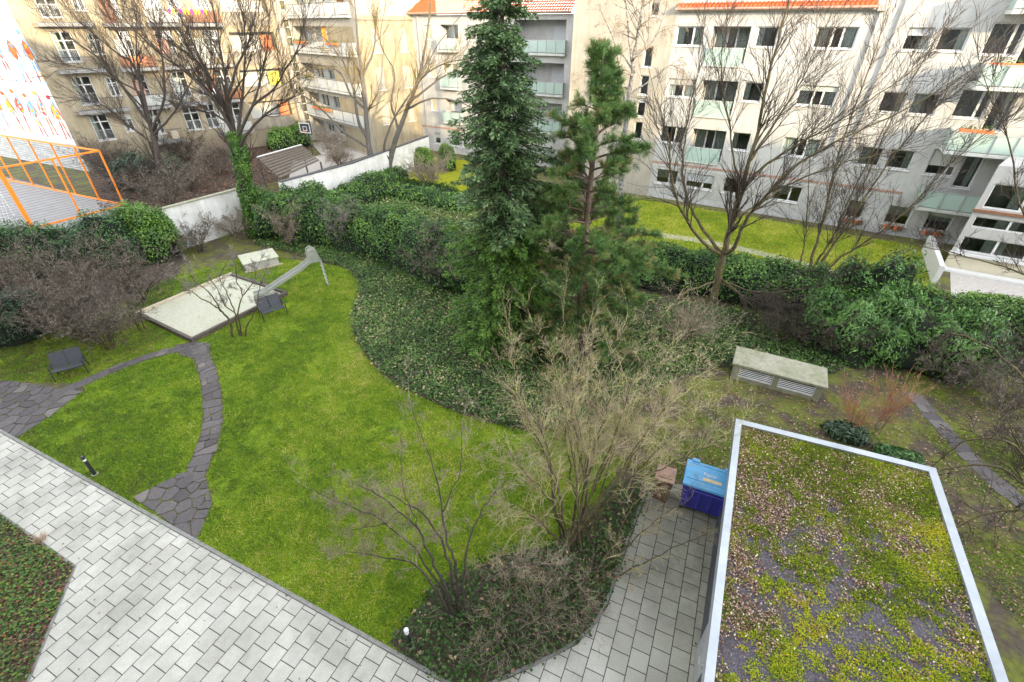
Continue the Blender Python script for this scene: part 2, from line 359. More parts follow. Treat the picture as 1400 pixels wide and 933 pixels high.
def tubes(name, segs, mat, parent, sides=3):
    """segs: list of (points, radii); all become one mesh"""
    groups = {}
    for p, r in segs: groups.setdefault(len(p), []).append((p, r))
    VV = []; FF = []; off = 0
    for k, g in groups.items():
        P = np.array([[tuple(q) for q in p] for p, _ in g], np.float32); Rr = np.array([r for _, r in g], np.float32); n = len(g)
        T = np.empty_like(P); T[:, 1:-1] = P[:, 2:] - P[:, :-2]; T[:, 0] = P[:, 1] - P[:, 0]; T[:, -1] = P[:, -1] - P[:, -2]
        T = unit(T); ref = np.where(np.abs(T[:, :1, 2:3]) > .9, np.array([1., 0, 0]), np.array([0, 0, 1.]))
        U = unit(np.cross(T, np.broadcast_to(ref, T.shape))); W = np.cross(T, U)
        an = np.arange(sides) * 2 * np.pi / sides
        V = P[:, :, None] + (U[:, :, None] * np.cos(an)[None, None, :, None] + W[:, :, None] * np.sin(an)[None, None, :, None]) * Rr[:, :, None, None]
        VV.append(V.reshape(-1, 3))
        base = (np.arange(n) * k * sides)[:, None, None] + (np.arange(k - 1) * sides)[None, :, None] + off
        j = np.arange(sides)[None, None]; j2 = (j + 1) % sides
        FF.append(np.stack([base + j, base + j2, base + sides + j2, base + sides + j], -1).reshape(-1, 4)); off += n * k * sides
    if not VV: return None
    return link(name, np_mesh(name, np.concatenate(VV), np.concatenate(FF)), mat, parent, smooth=sides > 4)
RV = lambda s: Vector((random.gauss(0, s), random.gauss(0, s), random.gauss(0, s)))
def perp_dir(d, ang):
    o = d.orthogonal().normalized(); o.rotate(Matrix.Rotation(random.uniform(0, 2 * PI), 3, d))
    return (d * math.cos(ang) + o * math.sin(ang)).normalized()
def grow(acc, p, d, L, r, lvl, S):
    K = 5 if L > .5 else 4
    pts = [p.copy()]; ds = [d.copy()]; q = p.copy(); st = L / (K - 1)
    for i in range(K - 1):
        d = (d + RV(S['wob']) + Vector((0, 0, S['up'])) * .3).normalized()
        q = q + d * st
        if q.z < .05: q.z = .05; d.z = abs(d.z)
        pts.append(q.copy()); ds.append(d.copy())
    rr = [max(S['rmin'] * (1 - .4 * i / (K - 1)), r * (1 - .7 * i / (K - 1))) for i in range(K)]
    acc.append((pts, rr))
    if lvl <= 0: return
    n = S['n'][lvl - 1]; n = int(n) + (random.random() < n - int(n))
    for _ in range(n):
        t = random.uniform(S.get('t0', .25), 1) * (K - 1); i = min(int(t), K - 2); f = t - i
        pos = pts[i].lerp(pts[i + 1], f); dd = perp_dir(ds[i + 1], R(random.uniform(*S['ang'])))
        dd = (dd + Vector((0, 0, S['up']))).normalized()
        grow(acc, pos, dd, L * random.uniform(*S['lr']) * (1.15 - .45 * t / (K - 1)), rr[i] * S['rr'], lvl - 1, S)
def smooth(pts, n=4, jit=0.0):
    pts = [Vector(p) for p in pts]; out = []
    P = [pts[0] * 2 - pts[1]] + pts + [pts[-1] * 2 - pts[-2]]
    for i in range(1, len(P) - 2):
        a, b, c, d = P[i - 1:i + 3]
        for k in range(n):
            t = k / n
            q = .5 * ((2 * b) + (c - a) * t + (2 * a - 5 * b + 4 * c - d) * t * t + (3 * b - a - 3 * c + d) * t ** 3)
            out.append(q + RV(jit) if (i > 1 or k) else q)
    return out + [pts[-1]]
def limb(px, Yb, r0, r1, jit=.02):       # px: (u, v, forward offset)
    pts = smooth([at(u, v, Yb + dy) for u, v, dy in px], 4, jit); k = len(pts)
    return pts, [r0 + (r1 - r0) * (i / (k - 1)) ** .8 for i in range(k)]
def twigs_on(acc, L, S, n, lvl, lrange, t0=.25, rfac=.5):
    pts, rad = L; k = len(pts)
    for _ in range(n):
        t = random.uniform(t0, 1) * (k - 1); i = min(int(t), k - 2)
        d = (pts[i + 1] - pts[i]).normalized(); pos = pts[i].lerp(pts[i + 1], t - i)
        dd = perp_dir(d, R(random.uniform(*S['ang']))); dd = (dd + Vector((0, 0, S['up']))).normalized()
        grow(acc, pos, dd, random.uniform(*lrange) * (1.2 - .5 * t / (k - 1)), max(S['rmin'], rad[i] * rfac), lvl, S)
    d = (pts[-1] - pts[-2]).normalized(); grow(acc, pts[-1], d, lrange[1], rad[-1], lvl, S)
def bare_tree(name, label, cat, base, limbs, S, ntw, lrange, bark, twig, lvl=2, group=None, t0=.25, lim_lvl=None):
    t = thing(name, label, cat, base, 0, group)
    b = Vector(base); L2 = [([p - b for p in pts], r) for pts, r in limbs]
    tubes('trunk', L2, bark, t, 8)
    acc = []
    for i, L in enumerate(L2): twigs_on(acc, L, S, ntw if not isinstance(ntw, (list, tuple)) else ntw[i], lvl, lrange, t0)
    tubes('crown', acc, twig, t, 3)
    return t
def shrub(name, label, base, nst, hgt, spread, S, bark, twig, lvl=2, ntw=7, r0=.018, lr=(.3, .8), group=None, cat='shrub', lean=(0, 0)):
    t = thing(name, label, cat, base, 0, group); limbs = []
    for i in range(nst):
        a = 2 * PI * (i + random.random() * .8) / nst; rr = spread * (.35 + .65 * random.random())
        x, y = math.cos(a) * rr + lean[0], math.sin(a) * rr + lean[1]; h = hgt * random.uniform(.72, 1.05) * (1 - .25 * (rr / max(spread, .01)) ** 2)
        pts = smooth([Vector((math.cos(a) * .12, math.sin(a) * .12, 0)), Vector((x * .3, y * .3, h * .42)), Vector((x * .72, y * .72, h * .78)), Vector((x, y, h))], 3, .02)
        k = len(pts); limbs.append((pts, [r0 * (1 - .7 * j / (k - 1)) for j in range(k)]))
    tubes('stem', limbs, bark, t, 6)
    acc = []
    for L in limbs: twigs_on(acc, L, S, ntw, lvl, lr, .15)
    tubes('crown', acc, twig, t, 3)
    return t
def mound(name, label, cat, path, hw, hgt, nleaf, L, mat, stems=True, rough=.22, tone_shift=0, droop=.5, group=None, fold=.25, scale=1.0, W=.7):
    """a dense leafy hedge or bush along a ground path; leaves cover an uneven body"""
    P = np.array([(p[0], p[1], 0) for p in path], float)
    base = P.mean(0); P = P - base
    seg = np.linalg.norm(np.diff(P, axis=0), axis=1); cum = np.r_[0, np.cumsum(seg)] / max(seg.sum(), 1e-6); tot = seg.sum()
    endl = min(.5, hw / (tot + 2 * hw))
    def surf(s, ph, k=1.0):              # s in 0..1 along, ph in 0..pi across
        S0 = np.clip((s * (tot + 2 * hw) - hw) / max(tot, 1e-6), 0, 1)
        c = np.stack([np.interp(S0, cum, P[:, i]) for i in range(3)], -1)
        d = np.stack([np.interp(np.clip(S0 + .02, 0, 1), cum, P[:, i]) - np.interp(np.clip(S0 - .02, 0, 1), cum, P[:, i]) for i in range(3)], -1)
        d = unit(d); ov = np.where(s < endl, s / endl - 1, np.where(s > 1 - endl, (s - 1) / endl + 1, 0))     # end caps
        cap = np.sqrt(np.clip(1 - ov ** 2, 0, 1)); w = np.stack([-d[..., 1], d[..., 0], 0 * d[..., 0]], -1)
        x = np.cos(ph); z = np.sin(ph) ** .75
        Q = c + d * (ov * hw)[..., None] + w * (x * hw * (.25 + .75 * cap))[..., None] * .95
        Q[..., 2] = z * hgt * (.35 + .65 * cap)
        cen = c + d * (ov * hw * .3)[..., None]; cen[..., 2] = hgt * .3
        m = 1 + rough * (fn(Q + base, .9 / scale) * .7 + fn(Q + base, 2.3 / scale) * .45)
        Q = cen + (Q - cen) * (m * k)[..., None]; Q[..., 2] = np.maximum(Q[..., 2], .02)
        return Q, Q - cen
    t = thing(name, label, cat, tuple(base), 0, group)
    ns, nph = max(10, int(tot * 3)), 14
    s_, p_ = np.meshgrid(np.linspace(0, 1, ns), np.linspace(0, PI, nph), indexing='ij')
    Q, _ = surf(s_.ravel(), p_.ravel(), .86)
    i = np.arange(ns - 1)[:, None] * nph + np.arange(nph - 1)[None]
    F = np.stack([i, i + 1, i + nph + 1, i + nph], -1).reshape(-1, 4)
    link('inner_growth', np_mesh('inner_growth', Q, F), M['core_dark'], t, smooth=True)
    s = rng.uniform(0, 1, nleaf); ph = np.where(rng.random(nleaf) < .55, np.arccos(rng.uniform(-1, 1, nleaf) * .999), rng.uniform(0, PI, nleaf))
    k = 1 - .2 * rng.random(nleaf) ** 2 + .05 * rng.normal(size=nleaf)
    Q, O = surf(s, ph, k); O = unit(O)
    Nn = unit(O + rdir(nleaf) * .75 + np.array([0, 0, .3])); A = unit(np.cross(Nn, rdir(nleaf)) + np.array([0, 0, -droop]) + O * .25)
    tone = .5 + .22 * fn(Q + base, 1.6) + .18 * rng.normal(size=nleaf) + tone_shift
    LL = L * rng.uniform(.5, 1.35, nleaf)
    link('foliage', leaf_mesh('foliage', Q, A, Nn, LL, LL * W, tone, fold), mat, t)
    return t
def inpoly(P, poly):
    x, y = P[:, 0], P[:, 1]; c = np.zeros(len(P), bool); n = len(poly)
    for i in range(n):
        x1, y1 = poly[i][0], poly[i][1]; x2, y2 = poly[(i + 1) % n][0], poly[(i + 1) % n][1]
        if y1 == y2: continue
        c ^= ((y1 > y) != (y2 > y)) & (x < (x2 - x1) * (y - y1) / (y2 - y1) + x1)
    return c
def scatter(poly, dens, excl=(), edge=0.0):
    A = np.array([p[:2] for p in poly]); lo, hi = A.min(0), A.max(0)
    n = int((hi - lo).prod() * dens); P = rng.uniform(lo, hi, (n, 2))
    Pt = P + rng.normal(size=(n, 2)) * edge if edge else P
    k = inpoly(Pt, poly)
    for e in excl: k &= ~inpoly(Pt, e)
    return P[k]
def spts(pts, n=5):                      # smooth open polyline in 2D
    return [(q.x, q.y) for q in smooth([Vector((p[0], p[1], 0)) for p in pts], n)]
def ground_leaves(name, mat, P, z, L, W, tone, tilt=.6, kind='stuff', fold=.2, hvar=.05):
    n = len(P); C = np.c_[P, z + rng.random(n) * hvar]
    Nn = unit(rdir(n) * tilt + np.array([0, 0, 1])); A = np.cross(Nn, rdir(n))
    LL = L * rng.uniform(.6, 1.3, n)
    o = link(name, leaf_mesh(name, C, A, Nn, LL, LL * W, tone, fold), mat); tag(o, kind=kind); return o
def blades(name, mat, P, z, h, w, tone, lean=.5):
    n = len(P); b = np.c_[P, np.full(n, z)]
    d = unit(np.c_[rng.normal(size=(n, 2)), np.zeros(n)]); hh = h * rng.uniform(.6, 1.35, n)[:, None]
    tip = b + np.c_[rng.normal(size=(n, 2)) * lean, np.ones(n)] * hh
    V = np.stack([b - d * w / 2, b + d * w / 2, tip], 1).reshape(-1, 3)
    o = link(name, np_mesh(name, V, np.arange(n * 3).reshape(n, 3), np.repeat(np.clip(tone, 0, 1), 3)), mat); tag(o, kind='stuff'); return o

# =================================================================== SETTING
def sheet(name, poly, z, mat, rz=0, origin=(0, 0)):
    m = Matrix.Rotation(-rz, 3, 'Z'); pts = [m @ Vector((x - origin[0], y - origin[1], 0)) for x, y in poly]
    b = MB(); b.poly(pts); o = b.build(name, mat, None, (origin[0], origin[1], z), rz); return tag(o, kind='structure')
AZ = R(-24.7); UX, UY = math.cos(AZ), math.sin(AZ)
edge = lambda x: 11.49 - .4601 * (x + 17.34)
sheet('ground', [(-400, -300), (400, -300), (400, 500), (-400, 500)], 0, M['ground'])
bush_bed = [(-2.75, 4.95), (-1.54, 4.24), (-.91, 4.02), (0, 4.31), (1.47, 4.95), (2.26, 5.75), (3.14, 7.47), (4.2, 9.4), (3.0, 9.2), (1.6, 7.4), (-.2, 7.1), (-1.8, 6.3)]
left_bed = [(-29, 15.09), (-11.15, 6.75), (-8.2, -1), (-29, -1)]
pav = [(-34, edge(-34)), (-1.54, 4.22), (-.91, 4.0), (0, 4.29), (1.47, 4.93), (2.26, 5.73), (3.16, 7.47), (4.22, 9.4), (6.4, 9.2), (3.9, 4.2), (1.5, -1), (-8.2, -1), (-11.15, 6.75), (-29, 15.09), (-34, 17.4)]
sheet('paving', pav, .012, M['pavers'], AZ + PI / 2, (-6.0, 6.4))
def strip(name, pts, w, h, mat, z0=-.03):
    b = MB()
    for (x0, y0), (x1, y1) in zip(pts, pts[1:]):
        d = Vector((x1 - x0, y1 - y0)); n = Vector((-d.y, d.x)).normalized() * w / 2
        b.prism([(x0 + n.x, y0 + n.y), (x0 - n.x, y0 - n.y), (x1 - n.x, y1 - n.y), (x1 + n.x, y1 + n.y)], z0, h)
    o = b.build(name, mat); return tag(o, kind='structure')
strip('lawn_kerb', [(-34, edge(-34) + .05), (-1.54, 4.28)], .085, .034, M['concrete_dark'])
strip('bed_kerb', spts([(-1.54, 4.28), (-.91, 4.06), (0, 4.35), (1.45, 4.99), (2.22, 5.8), (3.1, 7.5), (4.14, 9.4)], 3), .07, .036, M['concrete_dark'])
strip('planting_kerb', [(-29, 15.09), (-11.15, 6.75), (-8.2, -1)], .06, .03, M['concrete_dark'])
sheet('planting_bed', left_bed, .016, M['soil'])
sheet('shrub_bed', bush_bed, .014, M['soil'])
ivy_edge = [(-16.26, 27.82), (-13.5, 26.6), (-11.0, 25.11), (-9.5, 24.5), (-8.5, 23.2), (-7.95, 21.94), (-7.75, 20.6), (-7.6, 19.33), (-7.2, 18), (-6.65, 16.85), (-5.22, 14.79), (-3.55, 13.46), (-1.55, 12.28), (.5, 11.56)]
ivy_bed = spts(ivy_edge, 3) + [(2.2, 11.9), (4.5, 13.2), (6.2, 14.2), (8.3, 15.2), (11.5, 14.3), (13.5, 15.1), (18, 14.6), (20, 14.5), (20, 16.5), (8, 20.5), (5, 22), (-1, 24), (-9, 28.5), (-16.3, 29)]
lawn_all = [(-21.5, 13.5), (-17.3, 11.56), (-1.54, 4.33), (-.5, 5), (1.2, 7.5), (3.2, 9.6), (3.2, 11.3), (.5, 11.6)] + spts(ivy_edge, 3)[::-1][2:-6] + [(-15.5, 26.2), (-18.6, 23.5), (-19.5, 19), (-21.8, 16.5)]
sheet('lawn', lawn_all, .006, M['lawn'])
sheet('ivy_floor', ivy_bed, .010, M['soil'])
# flagstone paths: irregular slabs from clipped cells
def px_path(l): return spts([G2(*p) for p in l], 5)
fan1 = px_path([(182, 680), (225, 709), (268, 740)]) + px_path([(272, 738), (291, 690), (284, 655), (300, 600), (304, 560), (294, 525), (283, 492), (286, 478), (266, 469), (230, 470)]) + px_path([(248, 486), (264, 500), (274, 530), (275, 570), (268, 610), (262, 640), (225, 656), (182, 680)])
fan2 = px_path([(250, 468), (200, 482), (160, 500), (100, 524), (40, 536), (25, 524), (0, 522), (-60, 520)]) + px_path([(-60, 570), (0, 590), (22, 598)]) + px_path([(30, 594), (60, 572), (100, 545), (150, 519), (200, 498), (250, 488)])
def stones(name, poly, seed, sp, gap=.02, z=.03):
    r = np.random.default_rng(seed); A = np.array(poly); lo, hi = A.min(0) - .3, A.max(0) + .3
    S = []
    nx, ny = int((hi[0] - lo[0]) / sp), int((hi[1] - lo[1]) / (sp * .8))
    for i in range(nx):
        for j in range(ny): S.append((lo[0] + (i + .5 * (j % 2) + r.uniform(.1, .9)) * sp, lo[1] + (j + r.uniform(.15, .85)) * sp * .8))
    S = np.array(S); ins = inpoly(S, poly); cp = np.array(poly); ins |= (np.min(((S[:, None] - cp[None]) ** 2).sum(-1), 1) < .012); b = MB()
    for k in np.where(ins)[0]:
        c = S[k]; cell = [np.array([c[0] + x, c[1] + y]) for x, y in ((-sp, -sp), (sp, -sp), (sp, sp), (-sp, sp))]
        for m_ in np.argsort(((S - c) ** 2).sum(1))[1:14]:
            q = S[m_]; mid = (c + q) / 2; n = q - c; n = n / np.linalg.norm(n); mid = mid - n * gap / 2; out = []
            for a, d in zip(cell, cell[1:] + cell[:1]):
                sa, sd = (a - mid) @ n, (d - mid) @ n
                if sa <= 0: out.append(a)
                if sa * sd < 0: out.append(a + (d - a) * sa / (sa - sd))
            cell = out
            if len(cell) < 3: break
        if len(cell) < 3: continue
        for _ in range(2):
            cell = [p for a, d in zip(cell, cell[1:] + cell[:1]) for p in (a * .87 + d * .13, a * .13 + d * .87)]
        cell = [p + r.normal(size=2) * .006 for p in cell]
        t = float(np.clip(r.normal(.45, .22), 0, 1)); zz = z + r.normal() * .004; n = len(cell)
        cen = sum(cell) / n; inner = [cen + (p - cen) * .93 for p in cell]
        vs = [(p[0], p[1], 0) for p in cell] + [(p[0], p[1], zz - .006) for p in cell] + [(p[0], p[1], zz) for p in inner]
        fs = [(i, (i + 1) % n, n + (i + 1) % n, n + i) for i in range(n)] + [(n + i, n + (i + 1) % n, 2 * n + (i + 1) % n, 2 * n + i) for i in range(n)] + [tuple(range(2 * n, 3 * n))]
        b.add(vs, fs, (t, t, t))
    return tag(b.build(name, M['flag'], color=True), kind='structure')
def slab(b, cell, r, z, t):
    for _ in range(2): cell = [q for a, d in zip(cell, cell[1:] + cell[:1]) for q in (a * .84 + d * .16, a * .16 + d * .84)]
    cell = [q + r.normal(size=2) * .009 for q in cell]; n = len(cell); cen = sum(cell) / n; inner = [cen + (q - cen) * .94 for q in cell]; zz = z + r.normal() * .004
    vs = [(q[0], q[1], 0) for q in cell] + [(q[0], q[1], zz - .006) for q in cell] + [(q[0], q[1], zz) for q in inner]
    b.add(vs, [(i, (i + 1) % n, n + (i + 1) % n, n + i) for i in range(n)] + [(n + i, n + (i + 1) % n, 2 * n + (i + 1) % n, 2 * n + i) for i in range(n)] + [tuple(range(2 * n, 3 * n))], (t, t, t))
def stone_band(b, pxl, w0, w1, seed, step=.34, gap=.014, z=.03, split=.3):
    """one row of wide flagstones laid across a winding path"""
    r = np.random.default_rng(seed); c = np.array(spts([G2(*q) for q in pxl], 12)); cum = np.r_[0, np.cumsum(np.linalg.norm(np.diff(c, axis=0), axis=1))]; s = 0; cuts = []
    while s < cum[-1]: cuts.append(s); s += step * r.uniform(.65, 1.45)
    def pt(s, x, wv):
        q = np.array([np.interp(s, cum, c[:, k]) for k in (0, 1)]); q2 = np.array([np.interp(s + .05, cum, c[:, k]) for k in (0, 1)]) - np.array([np.interp(s - .05, cum, c[:, k]) for k in (0, 1)]); q2 /= np.linalg.norm(q2)
        return q + np.array([-q2[1], q2[0]]) * x * wv
    tl = r.normal(size=len(cuts)) * .07; out = []
    for k in range(len(cuts) - 1):
        a, d = cuts[k] + gap / 2, cuts[k + 1] - gap / 2; w = (w0 + (w1 - w0) * a / cum[-1]) / 2; wl, wr = w * r.uniform(.86, 1.1), w * r.uniform(.86, 1.1)
        L_ = [pt(a + tl[k], 1, wl), pt(d + tl[k + 1], 1, wl)]; R_ = [pt(d - tl[k + 1], -1, wr), pt(a - tl[k], -1, wr)]
        if r.random() < split:
            m = r.uniform(-.35, .35); m0, m1 = pt(a, m, w), pt(d, m + r.normal() * .08, w); e = (L_[0] - R_[1]); e = e / np.linalg.norm(e) * gap / 2
            cells = [[L_[0], L_[1], m1 + e, m0 + e], [m0 - e, m1 - e, R_[0], R_[1]]]
        else: cells = [[L_[0], (L_[0] + L_[1]) / 2 + r.normal(size=2) * .012, L_[1], R_[0], (R_[0] + R_[1]) / 2 + r.normal(size=2) * .012, R_[1]]]
        for ce in cells: slab(b, ce, r, z, float(np.clip(r.normal(.5, .25), 0, 1)))
def stone_fan(b, poly, seed, sp, gap=.02, z=.03):
    """irregular flagstones filling a convex patch"""
    r = np.random.default_rng(seed); poly = [np.array(q) for q in poly]; A = np.array(poly); lo, hi = A.min(0) - .1, A.max(0) + .1; S = []
    for i in range(int((hi[0] - lo[0]) / sp) + 1):
        for j in range(int((hi[1] - lo[1]) / (sp * .85)) + 1): S.append((lo[0] + (i + .5 * (j % 2) + r.uniform(.1, .9)) * sp, lo[1] + (j + r.uniform(.1, .9)) * sp * .85))
    S = np.array(S); S = S[inpoly(S, poly)]; area = sum(a[0] * d[1] - a[1] * d[0] for a, d in zip(poly, poly[1:] + poly[:1])); sg = 1 if area > 0 else -1
    def clip(cell, mid, n):
        out = []
        for a, d in zip(cell, cell[1:] + cell[:1]):
            sa, sd = (a - mid) @ n, (d - mid) @ n
            if sa <= 0: out.append(a)
            if sa * sd < 0: out.append(a + (d - a) * sa / (sa - sd))
        return out
    for k in range(len(S)):
        c = S[k]; cell = [c + np.array(q) * sp * 1.3 for q in ((-1, -1), (1, -1), (1, 1), (-1, 1))]
        for m_ in np.argsort(((S - c) ** 2).sum(1))[1:14]:
            n = S[m_] - c; n = n / np.linalg.norm(n); cell = clip(cell, (c + S[m_]) / 2 - n * gap / 2, n)
            if len(cell) < 3: break
        for a, d in zip(poly, poly[1:] + poly[:1]):
            if len(cell) < 3: break
            e = d - a; n = np.array([e[1], -e[0]]) * sg; n = n / np.linalg.norm(n); cell = clip(cell, a, n)
        if len(cell) >= 3: slab(b, cell, r, z, float(np.clip(r.normal(.4, .22), 0, 1)))
P1 = [(258, 468), (272, 482), (283, 505), (290, 540), (291, 575), (283, 610), (271, 640), (262, 664)]
P2 = [(266, 474), (235, 480), (200, 489), (160, 504), (125, 519), (95, 533), (70, 546)]
fanA = [G2(*q) for q in ((181, 681), (268, 741), (291, 690), (283, 655), (250, 646))]; fanB = [G2(*q) for q in ((-90, 505), (20, 522), (100, 524), (118, 532), (66, 572), (22, 600), (-60, 560))]
fanC = [G2(*q) for q in ((238, 473), (263, 468), (287, 470), (288, 486), (268, 492), (246, 487))]
def bandpoly(pxl, w0, w1):
    c = spts([G2(*q) for q in pxl], 4); L_, R_ = [], []
    for i, q in enumerate(c):
        a, d = Vector(c[max(i - 1, 0)]), Vector(c[min(i + 1, len(c) - 1)]); n = (d - a).normalized(); w = (w0 + (w1 - w0) * i / len(c)) / 2
        L_.append((q[0] - n.y * w, q[1] + n.x * w)); R_.append((q[0] + n.y * w, q[1] - n.x * w))
    return L_ + R_[::-1]
fan1 = bandpoly(P1, .62, .72); fan2 = bandpoly(P2, .5, .62)
for k, q in enumerate((fan1, fan2, fanA, fanB, fanC)): sheet('path_joints', q, .0075 + .0004 * k, M['ground'])
b = MB(); stone_band(b, P1, .58, .68, 5); stone_band(b, P2, .46, .58, 9, .42, split=.15); stone_fan(b, fanA, 3, .42); stone_fan(b, fanB, 8, .46); stone_fan(b, fanC, 4, .34)
tag(b.build('stone_path', M['flag'], color=True), kind='structure')
step_c = [G2(*p) for p in ((1238, 528), (1262, 556), (1300, 598), (1345, 645), (1410, 700), (1480, 760))]
sp_ = spts(step_c, 4); off = []
for i, p in enumerate(sp_):
    a, c = Vector(sp_[max(i - 1, 0)]), Vector(sp_[min(i + 1, len(sp_) - 1)]); n = (c - a).normalized(); off.append((-n.y * .33, n.x * .33))
side_path = [(p[0] + o[0], p[1] + o[1]) for p, o in zip(sp_, off)] + [(p[0] - o[0], p[1] - o[1]) for p, o in list(zip(sp_, off))[::-1]]
sheet('path_joints', side_path, .0075, M['ground']); b = MB(); stone_band(b, ((1238, 528), (1262, 556), (1300, 598), (1345, 645), (1410, 700), (1480, 760)), .55, .6, 12, .5); tag(b.build('garden_path', M['flag'], color=True), kind='structure')
# neighbours' ground
lawnC = [G2(850, 268), G2(1048, 301), G2(1274, 341), G2(1272, 385), (17.5, 18.2), (10, 21.2), (5.5, 22.5), (3, 30)]
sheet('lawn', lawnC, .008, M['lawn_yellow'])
strip('garden_walk', px_path([(850, 312), (890, 320), (960, 330), (1040, 347), (1120, 368), (1200, 392)]), .8, .016, M['gravel_path'])
sheet('lawn', [G2(545, 232), G2(590, 215), G2(660, 222), G2(700, 260), G2(640, 285), G2(560, 262)], .006, M['lawn_yellow'])
sheet('yard_path', [G2(395, 245), G2(560, 196), G2(500, 186), G2(425, 196), G2(440, 212), G2(400, 222)], .012, M['gravel_path'])
sheet('court_surface', [G2(170, 281), G2(0, 240), G2(-300, 180), G2(-420, 330), G2(-60, 395), G2(60, 345)], .01, M['court'])
sheet('terrace', [G2(1298, 345), G2(1300, 405), G2(1330, 425), G2(1460, 440), G2(1600, 380), G2(1500, 330)], .01, M['gravel_path'])

# =================================================================== BUILDINGS
def wallgrid(name, mat, parent, x0, x1, z0, z1, holes, y=0.0, th=.28):
    xs = sorted({x0, x1, *[h[0] for h in holes], *[h[1] for h in holes]}); zs = sorted({z0, z1, *[h[2] for h in holes], *[h[3] for h in holes]})
    xs = [x for x in xs if x0 <= x <= x1]; zs = [z for z in zs if z0 <= z <= z1]; b = MB()
    for a, c in zip(xs, xs[1:]):
        for d, e in zip(zs, zs[1:]):
            mx, mz = (a + c) / 2, (d + e) / 2
            if any(h[0] < mx < h[1] and h[2] < mz < h[3] for h in holes): continue
            b.add([(a, y, d), (c, y, d), (c, y, e), (a, y, e)], [(0, 1, 2, 3)])
    for h in holes:
        a, c, d, e = max(h[0], x0), min(h[1], x1), max(h[2], z0), min(h[3], z1); Y = y + (h[4] if len(h) > 4 else th)
        b.add([(a, y, d), (c, y, d), (c, y, e), (a, y, e), (a, Y, d), (c, Y, d), (c, Y, e), (a, Y, e)], [(0, 4, 5, 1), (1, 5, 6, 2), (2, 6, 7, 3), (3, 7, 4, 0)])
    import bmesh
    me = bpy.data.meshes.new(name); me.from_pydata(b.v, [], b.f)
    bm = bmesh.new(); bm.from_mesh(me); bmesh.ops.remove_doubles(bm, verts=bm.verts, dist=.0005); bmesh.ops.recalc_face_normals(bm, faces=bm.faces); bm.to_mesh(me); bm.free()
    return link(name, me, mat, parent)
def window(parent, x0, x1, z0, z1, y=.16, mull=(.62,), sill=True, cur=None, fmat='frame_white', fw=.075, trans=(), name='window', open_dark=False):
    b = MB(); d = .06
    b.box(x0, x0 + fw, y, y + d, z0, z1); b.box(x1 - fw, x1, y, y + d, z0, z1)
    b.box(x0 + fw, x1 - fw, y, y + d, z0, z0 + fw); b.box(x0 + fw, x1 - fw, y, y + d, z1 - fw, z1)
    for m in mull:
        x = x0 + (x1 - x0) * m; b.box(x - fw * .75, x + fw * .75, y - .008, y + d - .008, z0 + fw, z1 - fw)
    for t in trans:
        z = z0 + (z1 - z0) * t; b.box(x0 + fw, x1 - fw, y - .004, y + d - .004, z - fw / 2, z + fw / 2)
    w = b.build(name, M[fmat], parent)
    g = MB(); g.add([(x0 + fw, y + .03, z0 + fw), (x1 - fw, y + .03, z0 + fw), (x1 - fw, y + .03, z1 - fw), (x0 + fw, y + .03, z1 - fw)], [(0, 1, 2, 3)]); g.build('pane', M['glass'], w)
    if sill:
        s = MB(); s.bbox(x0 - .06, x1 + .06, -.07, y, z0 - .06, z0 - .002, .006); s.build('sill', M['frame_white' if fmat == 'frame_white' else 'parapet_white'], w)
    if random.random() < .3 and z1 - z0 < 2 and z1 - z0 > .8 and name == 'window' and x1 - x0 < 2.2:
        f = random.uniform(.2, .6); c = MB(); n = int(f * (z1 - z0) / .06)
        for i in range(n): c.box(x0 + fw, x1 - fw, y - .03 - .006 * (i % 2), y - .012, z1 - fw - .06 * (i + 1), z1 - fw - .06 * i - .003)
        if n: c.build('roller_blind', M[random.choice(['shutter', 'parapet_white', 'curtain_dim'])], w)
    if cur:
        for (f0, f1, zc) in cur:
            c = MB(); n = max(4, int((f1 - f0) * (x1 - x0) / .09)); vs = []
            for i in range(n + 1):
                x = x0 + fw + (x1 - x0 - 2 * fw) * (f0 + (f1 - f0) * i / n); yy = y + .16 + .035 * (i % 2)
                vs += [(x, yy, z0 + (z1 - z0) * zc), (x, yy, z1)]
            c.add(vs, [(2 * i, 2 * i + 2, 2 * i + 3, 2 * i + 1) for i in range(n)]); c.build('curtain', M[random.choice(['curtain', 'curtain_dim', 'curtain_dim'])], w)
    return w
def shell(parent, x0, x1, z0, z1, y, dep, mat, room_y=1.3):      # sides, back and top of a block plus the dark rooms behind its windows
    b = MB(); b.add([(x0, y, z0), (x1, y, z0), (x1, y, z1), (x0, y, z1), (x0, y + dep, z0), (x1, y + dep, z0), (x1, y + dep, z1), (x0, y + dep, z1)], [(4, 5, 6, 7), (0, 4, 7, 3), (1, 2, 6, 5), (3, 2, 6, 7)])
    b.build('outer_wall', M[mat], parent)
    r = MB(); r.add([(x0 + .02, y + room_y, z0), (x1 - .02, y + room_y, z0), (x1 - .02, y + room_y, z1 - .05), (x0 + .02, y + room_y, z1 - .05)], [(0, 1, 2, 3)]); r.build('room_wall', M['interior'], parent)
